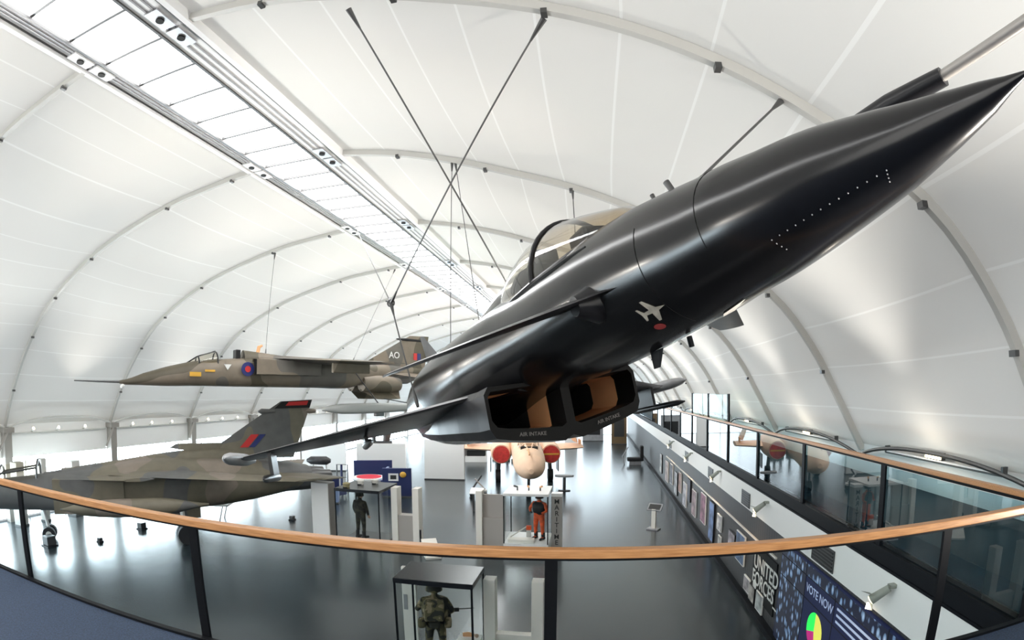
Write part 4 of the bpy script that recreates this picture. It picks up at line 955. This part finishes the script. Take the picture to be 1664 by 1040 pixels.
o = empty('flare_box', (-2.6, 20.6, .45), 'small bright orange box beside the orange-suited mannequin', 'box'); MB().box((-.09, -.08, 0), (.09, .08, .3)).build('stand', STEEL, o); MB().box((-.1, -.09, .3), (.1, .09, .46)).build('orange_box', ORANGE, o)

# ------------------------------------------------------------------ things farther back on the floor
def boardset(name, label, loc, size, m, cat='partition', rz=0, extra=None):
    o = empty(name, loc, label, cat, rz=rz); w, d, h = size
    MB().box((-w / 2, -d / 2, 0), (w / 2, d / 2, h)).build('panel', m, o, bevel=.01); MB().box((-w / 2 - .02, -d / 2 - .02, 0), (w / 2 + .02, d / 2 + .02, .08)).build('base', STEELD, o)
    if extra: extra(o)
    return o
boardset('info_board', 'broad navy blue board standing behind the round red-topped table', (-14.6, 32.4, 0), (2.6, .2, 1.7), NAVY, 'board', .4)
def fr2(o):
    MB().box((-.5, -.16, 1.0), (.1, -.11, 1.45)).build('picture_frame', WHITE, o); MB().box((-.38, -.165, 1.1), (-.02, -.158, 1.35)).build('picture', DTXT, o); MB().ball((.38, -.14, 1.38), (.2, .05, .18)).build('orange_ornament', YEL, o, smooth=True)
boardset('info_board', 'smaller navy board with a white framed picture and an orange ornament', (-11.6, 29.2, 0), (1.75, .25, 1.75), NAVY, 'board', .25, fr2)
o = boardset('info_board', 'pale blue board edge-on beside the round red-topped table', (-12.66, 30.2, 0), (.12, .9, 1.6), NAVYL, 'board', .2)
o = empty('round_table', (-14.0, 30.4, 0), 'round white table with a red top between the blue boards', 'table')
MB().rings([[(r * math.cos(2 * PI * k / 24), r * math.sin(2 * PI * k / 24), z) for k in range(24)] for r, z in ((.75, .0), (.75, .78), (1.05, .8), (1.05, .92))]).build('drum', WHITE, o); MB().rings([[(.8 * math.cos(2 * PI * k / 24), .8 * math.sin(2 * PI * k / 24), z) for k in range(24)] for z in (.92, .95)]).build('red_top', REDT, o)
def chair(label, loc, rz):
    o = empty('tub_chair', loc, label, 'chair', rz=rz); MB().box((-.4, -.4, .18), (.4, .4, .45)).build('seat', NAVY, o, bevel=.04); MB().box((-.4, .28, .45), (.4, .4, 1.25)).build('backrest', NAVY, o, bevel=.04)
    for x in (-.34, .34):
        for y in (-.34, .34): MB().tube([(x, y, 0), (x, y, .18)], .025, 8).build('leg', STEELD, o)
chair('navy blue high-backed chair beside the tail of the dark swing-wing jet', (-14.9, 27.8, 0), 1.2)
o = boardset('plinth_block', 'pale blue low block next to the navy high-backed chair', (-14.6, 26.3, 0), (1.0, .5, .8), NAVYL, 'block', .3)
# white partitions and showcases at the back
boardset('partition', 'tall plain white partition behind the broad navy board', (-10.6, 36.0, 0), (2.9, .4, 2.9), WHITE, 'partition', .1)
boardset('partition', 'white partition left of the propeller exhibit at the back', (-21.0, 37.0, 0), (3.6, .4, 2.2), WHITE, 'partition', .3)
o = boardset('exhibit_plinth', 'white plinth at the back carrying a dark engine under the black wing', (-15.5, 36.0, 0), (3.6, 1.2, 2.5), WHITE, 'plinth', .3)
o = empty('engine_exhibit', (-15.6, 36.0, 2.5), 'dark upright engine exhibit on the tall white plinth at the back', 'exhibit', rz=.3)
MB().box((-.9, -.3, 0), (.9, .3, .16)).build('cradle', STEELD, o); MB().tube([(-.45, 0, .16), (-.5, 0, 1.0)], .16, 10).build('strut', STEELD, o); MB().tube([(.45, 0, .16), (.55, 0, .7), (.4, 0, 1.15)], [.25, .32, .2], 10).build('engine_core', mat('dark_brown_metal', (.07, .05, .045), .5), o, smooth=True)
o = empty('engine_exhibit', (-18.3, 31.6, 0), 'small engine on a frame stand in front of the white partition at left back', 'exhibit', rz=.3)
for x in (-.6, .6):
    MB().tube([(x, -.3, 0), (x * .7, 0, 1.5)], .04, 6).build('stand_leg', STEEL, o); MB().tube([(x, .3, 0), (x * .7, 0, 1.5)], .04, 6).build('stand_leg', STEEL, o)
MB().tube([(-.9, 0, 1.6), (-.6, 0, 1.6), (.5, 0, 1.6), (.8, 0, 1.6)], [.1, .28, .3, .12], 12).build('engine_body', GREYPATCH, o, smooth=True)
o = empty('frame_gate', (-15.6, 29.8, 0), 'dark grey tubular frame behind the tailplane of the swing-wing jet', 'frame', rz=.3)
MB().tube([(-.35, 0, 0), (-.35, 0, 1.7), (.35, 0, 1.7), (.35, 0, 0)], .05, 6).build('hoop', STEELD, o); MB().tube([(-.05, 0, 0), (-.05, 0, 1.7)], .08, 6).build('post', NAVY, o)
def showcase(label, loc, rz, n=2):
    o = empty('showcase', loc, label, 'showcase', rz=rz); MB().box((-1, -.5, 0), (1, .5, .5)).build('base', WHITE, o); MB().box((-1, .4, .5), (1, .5, 2.0)).build('back_panel', WHITE, o); MB().box((-1, -.5, 2.0), (1, .5, 2.2)).build('top', WHITE, o)
    for x in (-1, .94): MB().box((x, -.5, .5), (x + .06, .4, 2.0)).build('side', WHITE, o)
    MB().box((-.8, -.2, .5), (.8, .3, 1.0)).build('dark_exhibit', BLK, o, bevel=.05); MB().box((-.94, -.45, 1.22), (.94, .38, 1.27)).build('shelf', WHITE, o); MB().box((-.7, -.2, 1.27), (.5, .2, 1.7)).build('dark_exhibit', STEELD, o, bevel=.1)
showcase('white open showcase with dark exhibits on two shelves left of the pink jet', (-10.6, 46.0, 0), .15)
for i, (x, y, w, h, lab) in enumerate(((-9.0, 47.5, .7, 1.8, 'left'), (-7.9, 47.0, .5, 1.5, 'middle'), (-6.9, 46.0, .9, 1.7, 'right'))):
    o = empty('dark_exhibit_stand', (x, y, 0), '%s of three small dark exhibit stands left of the pink jet at the back' % lab, 'exhibit stand', 'dark stands at the back'); MB().box((-w / 2, -.2, 0), (w / 2, .2, .3)).build('base', STEELD, o); MB().tube([(0, 0, .3), (0, 0, h)], [.12, .2], 8).build('upright', NAVY if i == 1 else BLACK2, o); MB().box((-w / 2, -.15, h - .4), (w / 2, .15, h)).build('head', BLACK2, o, bevel=.08)
o = empty('dolly', (-6.9, 30.5, 0), 'grey trolley with struts beside the left wheel of the pink jet', 'trolley', rz=.3)
MB().box((-.5, -.3, .3), (.5, .3, .42)).build('bed', STEEL, o); MB().tube([(-.4, 0, .42), (.2, 0, 1.3)], .06, 6).build('strut', STEELD, o); MB().tube([(.4, 0, .42), (-.2, 0, 1.1)], .06, 6).build('strut', ALU, o)
for x in (-.4, .4):
    for y in (-.28, .28): MB().tube([(x, y - .03, .14), (x, y + .03, .14)], .14, 10).build('wheel', TYRE, o)
o = empty('caption_stand', (-6.1, 26.6, 0), 'white caption desk on two dark legs in front of the pink jet', 'caption desk')
for x in (-.18, .18): MB().box((x - .05, -.05, 0), (x + .05, .05, 1.0)).build('leg', STEELD, o)
MB().add([(-.35, -.25, .98), (.35, -.25, .98), (.35, .25, 1.2), (-.35, .25, 1.2), (-.35, -.25, 1.02), (.35, -.25, 1.02), (.35, .25, 1.24), (-.35, .25, 1.24)], [(0, 1, 2, 3), (4, 7, 6, 5), (0, 4, 5, 1), (1, 5, 6, 2), (2, 6, 7, 3), (3, 7, 4, 0)]).build('sloping_top', WHITE, o)
o = empty('caption_stand', (-1.9, 33.0, 0), 'low grey oval stand right of the pink jet wheels', 'stand'); MB().rings([[(r * 1.3 * math.cos(2 * PI * k / 16), r * .7 * math.sin(2 * PI * k / 16), z) for k in range(16)] for r, z in ((.3, 0), (.3, .06))]).build('base', STEELD, o); MB().rings([[(.6 * math.cos(2 * PI * k / 16), .3 * math.sin(2 * PI * k / 16), z) for k in range(16)] for z in (.9, 1.02)]).build('oval_top', SLATE, o); MB().tube([(0, 0, .06), (0, 0, .9)], .1, 8).build('stem', STEELD, o)
# lectern
o = empty('lectern', (2.75, 23.6, 0), 'slim grey reading lectern standing alone on the open floor', 'lectern', rz=-.5)
MB().box((-.28, -.22, 0), (.28, .22, .05)).build('foot', SLATE, o); MB().box((-.1, -.06, .05), (.1, .06, .95)).build('stem', CREAM, o); MB().box((-.35, -.03, 0), (.35, .03, .42), mtx=Matrix.Translation((0, -.06, .88)) @ Matrix.Rotation(-.9, 4, 'X')).build('sloping_panel', SLATE, o); MB().box((-.28, -.035, .06), (.28, -.031, .36), mtx=Matrix.Translation((0, -.06, .88)) @ Matrix.Rotation(-.9, 4, 'X')).build('caption', DTXT, o)
# low wooden wedge in front of the left cases, bollard lamps on the floor
o = empty('floor_caption', (-6.15, 18.8, 0), 'low cream wedge-shaped caption board on the floor right of the notched wall', 'caption board', rz=.5); MB().add([(-.3, -.5, 0), (.3, -.5, 0), (.3, .5, .0), (-.3, .5, .0), (-.3, -.5, .08), (.3, -.5, .08), (.3, .5, .55), (-.3, .5, .55)], [(0, 3, 2, 1), (4, 5, 6, 7), (0, 1, 5, 4), (1, 2, 6, 5), (2, 3, 7, 6), (3, 0, 4, 7)]).build('wedge', CREAM, o); MB().tube([(-.3, .6, 0), (-.3, .6, .9)], .04, 8).build('post', BLACK2, o)
for px, py, lab, w in ((-20.6, 12.0, 'black box on the floor beside the nose wheel of the swing-wing jet', .28), (-19.4, 13.9, 'small black floor socket left of centre before the swing-wing jet', .12), (-19.6, 16.6, 'black round weight on the floor under the swing-wing jet', .2), (-14.4, 21.9, 'small black floor post in the open floor behind the handrail', .14), (-21.8, 19.2, 'dark box on the floor far under the swing-wing jet', .22)):
    o = empty('floor_weight', (px, py, 0), lab, 'floor box'); MB().box((-w, -w, 0), (w, w, .05)).build('base', BLACK2, o); MB().box((-w * .8, -w * .8, .05), (w * .8, w * .8, w * 1.5)).build('body', STEELD, o, bevel=.02)
# trestle table with kit under the swing-wing jet
o = empty('trestle_table', (-18.6, 20.0, 0), 'white trestle table with black items beneath the swing-wing jet', 'table', rz=.35)
MB().box((-1.5, -.45, .72), (1.5, .45, .8)).build('tabletop', WHITE, o)
for x in (-1.2, 1.2):
    for y in (-.35, .35): MB().tube([(x - .2, y, 0), (x, y, .72)], .03, 6).build('leg', STEELD, o)
for x, w, lab in ((-.9, .45, 'long black case lying on the white trestle table'), (1.0, .22, 'short dark box at the right end of the trestle table')):
    e = empty('equipment_case', Matrix.Translation((-18.6, 20, 0)) @ Matrix.Rotation(.35, 4, 'Z') @ Vector((x, 0, .8)), lab, 'case', rz=.35); MB().box((-w, -.2, 0), (w, .2, .2)).build('case_body', BLK, e, bevel=.03); MB().tube([(-.1, -.2, .1), (-.1, -.26, .12), (.1, -.26, .12), (.1, -.2, .1)], .015, 6).build('handle', STEEL, e)
# far right end
boardset('end_screen', 'brown framed exhibit screen at the far end by the mezzanine', (2.9, 62, 0), (1.8, .3, 3.6), mat('brown_screen', (.16, .10, .045), .6), 'screen', 0, lambda o: MB().box((-.6, -.17, .9), (.6, -.15, 3.0)).build('dark_picture', DTXT, o))
boardset('end_screen', 'grey exhibit screen at the far end beneath the black jet intakes', (-.2, 66, 0), (2.6, .3, 3.2), SLATE, 'screen', 0, lambda o: MB().box((-.9, -.17, .8), (.9, -.15, 2.4)).build('dark_picture', BLK, o))
boardset('end_screen', 'white exhibit screen left of the grey one at the far end', (-2.6, 58, 0), (1.4, .3, 3.4), WHITE, 'screen')
o = empty('seat_pod', (3.5, 45, 0), 'black reclining exhibit seat on a stand near the far mezzanine wall', 'seat'); MB().box((-.7, -.4, .3), (.7, .4, .6)).build('seat', BLK, o, bevel=.08); MB().box((.4, -.4, .5), (.7, .4, 1.6)).build('backrest', BLK, o, bevel=.08); MB().box((-.5, -.3, 0), (.5, .3, .3)).build('base', SLATE, o); MB().tube([(-.9, 0, 0), (-1.1, 0, .7), (-.6, 0, 1.5)], .05, 6).build('arm', SLATE, o)

# ------------------------------------------------------------------ mezzanine wall: vents, spots, pictures, words, screen
for i, y in enumerate((9.75, 15.55, 20.6, 26.2, 32.0)):
    yy = y; w = .45 if i else .55
    o = empty('wall_vent', (FX - .045, yy, 2.98), '%s dark square vent in the white mezzanine fascia counting from the camera' % ORD[i], 'vent', 'vents in the fascia')
    MB().box((-.02, -w, -.17), (.0, w, .28)).build('frame', STEELD, o)
    for j in range(6): MB().box((-.03, -w + .04, -.14 + j * .07), (-.018, w - .04, -.105 + j * .07)).build('louvre', BLACK2, o)
s0 = None
for i, y in enumerate((6.95, 13.4, 18.9, 24.6, 30.4)):
    if s0 is None:
        s0 = empty('fascia_spotlight'); GR = mat('grey_green_lamp', (.30, .32, .28), .4)
        MB().box((-.12, -.05, .12), (.0, .05, .18)).build('wall_bracket', GR, s0); MB().tube([(-.11, 0, .15), (-.2, .0, .06)], .02, 6).build('arm', GR, s0)
        MB().tube([(-.12, -.02, .13), (-.34, .12, -.08)], [.06, .08], 14).build('lamp_head', GR, s0, smooth=True); MB().tube([(-.34, .12, -.08), (-.35, .126, -.09)], .065, 14).build('lit_face', LAMPW, s0)
        MB().add([(-.33, .02, -.0), (-.33, .22, -.0), (-.46, .28, .02), (-.46, .06, .06)], [(0, 1, 2, 3)]).build('barn_door', GR, s0); MB().add([(-.30, .12, -.16), (-.36, .2, -.14), (-.38, .2, -.26), (-.30, .1, -.26)], [(0, 1, 2, 3)]).build('barn_door', GR, s0); o = s0
    else: o = copy_tree(s0)
    o.location = (FX - .04, y, 3.22)
    d_ = bpy.data.lights.new('spot', 'SPOT'); d_.energy = 90; d_.color = (1, .74, .5); d_.spot_size = 1.7; d_.spot_blend = .8; d_.shadow_soft_size = .05
    so = bpy.data.objects.new('spot', d_); COL.objects.link(so); so.location = (FX - .45, y + .15, 3.08); so.rotation_euler = Vector((.12, .5, -1)).to_track_quat('-Z', 'Y').to_euler()
    tag(o, '%s grey-green spotlight with barn doors on the white mezzanine fascia' % ORD[i], 'spotlight', 'spotlights on the fascia')
# picture rail and picture panels
trim(MB().box((FX - .03, 12.6, 2.04), (FX + .02, 34, 2.09)), CREAM)
pics = [(21.9, .5, .7, 1.95, (.45, .22, .30), 'tall mauve photo strip'), (20.2, .42, .4, 1.95, (.20, .30, .55), 'tall blue and pink photo banner'), (18.9, .34, 1.15, 1.75, (.72, .72, .74), 'small white portrait photo tilted on the dark wall'), (18.7, .22, .45, 1.0, (.60, .60, .58), 'pale caption sheet low on the dark wall'), (17.0, .42, .9, 1.6, (.66, .60, .66), 'white and pink photo sheet on black backing'), (15.9, .5, .9, 1.85, (.16, .24, .40), 'blue night photo leaning beside the picture rail'), (14.9, .3, .3, .75, (.55, .50, .52), 'small pale photo low on the wall below the handrail'), (14.3, .28, .2, .7, (.62, .58, .54), 'small cream leaflet photo below the handrail'), (13.55, .3, .2, .75, (.66, .70, .70), 'small bluish-white leaflet right of the cream one'),
        (24.0, .5, .5, 1.7, (.5, .36, .38), 'rose tinted group photo'), (25.4, .4, .9, 2.0, (.10, .10, .14), 'dark portrait photo'), (26.6, .5, .4, 1.6, (.62, .60, .66), 'pale lilac poster'), (28.2, .4, .8, 1.9, (.55, .30, .24), 'reddish brown photo'), (29.6, .5, .4, 1.7, (.60, .60, .62), 'grey white poster'), (31.4, .5, .7, 1.9, (.14, .14, .18), 'black and grey photo'), (33.5, .6, .5, 1.8, (.56, .44, .42), 'faded pink photo'), (36.5, .5, .6, 1.9, (.68, .66, .62), 'cream poster farthest along')]
for i, (y, w, z0, z1, c, lab) in enumerate(pics):
    o = empty('photo_panel', (FX - .02, y, z0), lab + (' hung on the dark wall under the mezzanine' if len(lab.split()) < 7 else ''), 'picture', 'pictures on the mezzanine wall')
    MB().box((-.03, -w, 0), (.02, w, z1 - z0)).build('backing', BLACK2 if i % 3 == 1 or i == 4 else WHITE, o)
    m, nt, b_ = nodes('print_%d' % i); tc = nt.nodes.new('ShaderNodeTexCoord'); n1 = nt.nodes.new('ShaderNodeTexNoise'); n1.inputs['Scale'].default_value = 2.6; rp = nt.nodes.new('ShaderNodeValToRGB'); rp.color_ramp.elements[0].position = .38; rp.color_ramp.elements[1].position = .62
    rp.color_ramp.elements[0].color = (*[q * .35 for q in c], 1); rp.color_ramp.elements[1].color = (*c, 1); nt.links.new(tc.outputs['Object'], n1.inputs['Vector']); nt.links.new(n1.outputs['Fac'], rp.inputs[0]); nt.links.new(rp.outputs[0], b_.inputs['Base Color'])
    MB().box((-.036, -w + .03, .03), (-.03, w - .03, z1 - z0 - .03)).build('print', m, o)
WX = lambda y, z: axes((0, -1, 0), (0, 0, 1), (-1, 0, 0), (0, y, z))
o = empty('wall_lettering', (FX - .01, 13.2, 1.1), 'bold white two-line capital lettering on the dark wall left of the video screen', 'lettering')
MB().box((-.01, -.75, -.6), (.03, 1.3, .85)).build('panel', LIPB, o); text('UNITED', .60, LTXT, o, WX(.12, .38) @ Matrix.Translation((0, 0, .012)), 'lettering_line', .004); text('FORCES_', .56, LTXT, o, WX(.12, -.10) @ Matrix.Translation((0, 0, .012)), 'lettering_line', .004)
disc(Vector((-.012, .95, -.32)), (-1, 0, 0), .16, 20, .01).build('white_badge', LTXT, o)
v = empty('video_wall', (FX - .01, 8.5, 0), 'large dark blue video wall with portraits and a pie chart at lower right', 'screen')
MB().box((-.03, -3.6, .04), (.02, 3.62, 2.66)).build('screen_body', SCREENB, v)
MB().box((-.034, 2.0, .08), (-.03, 3.58, 2.62)).build('portrait_tiles', PORTR, v); MB().box((-.034, -3.55, 2.36), (-.03, 2.0, 2.62)).build('portrait_tiles', PORTR, v); MB().box((-.034, -3.55, .08), (-.03, -1.6, 2.36)).build('portrait_tiles', PORTR, v)
sm = MB()
for y in (2.0, .45, -1.6): sm.box((-.037, y - .012, .04), (-.031, y + .012, 2.66))
for z in (2.36, 1.86): sm.box((-.037, -3.6, z - .01), (-.031, 3.6, z + .01))
sm.build('tile_seams', BLK, v)
text('VOTE NOW', .26, SCRTXT, v, WX(1.2, 2.12) @ Matrix.Translation((0, 0, .036)), 'heading', .001)
for k, (a0, a1, m, nm) in enumerate(((90, 200, PIE_G, 'green_slice'), (200, 285, PIE_M, 'magenta_slice'), (-75, 90, PIE_Y, 'yellow_slice'))):
    n = 14; mb = MB(); c0 = (1.22, 1.36); pts = [(c0[0], c0[1])] + [(c0[0] - .40 * math.cos(math.radians(a0 + (a1 - a0) * i / n)), c0[1] + .40 * math.sin(math.radians(a0 + (a1 - a0) * i / n))) for i in range(n + 1)]
    mb.prism(pts, 0, -.04, -.034).build(nm, m, v)
for j, (L_, ya) in enumerate(((1.5, .32), (1.7, .32), (.9, .32))):
    MB().box((-.037, ya - L_, 2.22 - j * .13), (-.034, ya, 2.27 - j * .13)).build('text_line', SCRTXT, v)

for x, y, h, w, lab in ((-24.6, 12.85, 2.95, .5, 'tall grey exhibit cabinet by the left windows above the canopy of the dark jet'), (-24.6, 14.3, 3.0, .35, 'narrow blue-grey exhibit totem by the left windows behind the dark jet'), (-24.6, 16.2, 2.75, .6, 'low white exhibit cabinet by the left windows behind the dark jet')):
    boardset('exhibit_cabinet', lab, (x, y, 0), (w, w, h), STEEL, 'cabinet', .2)
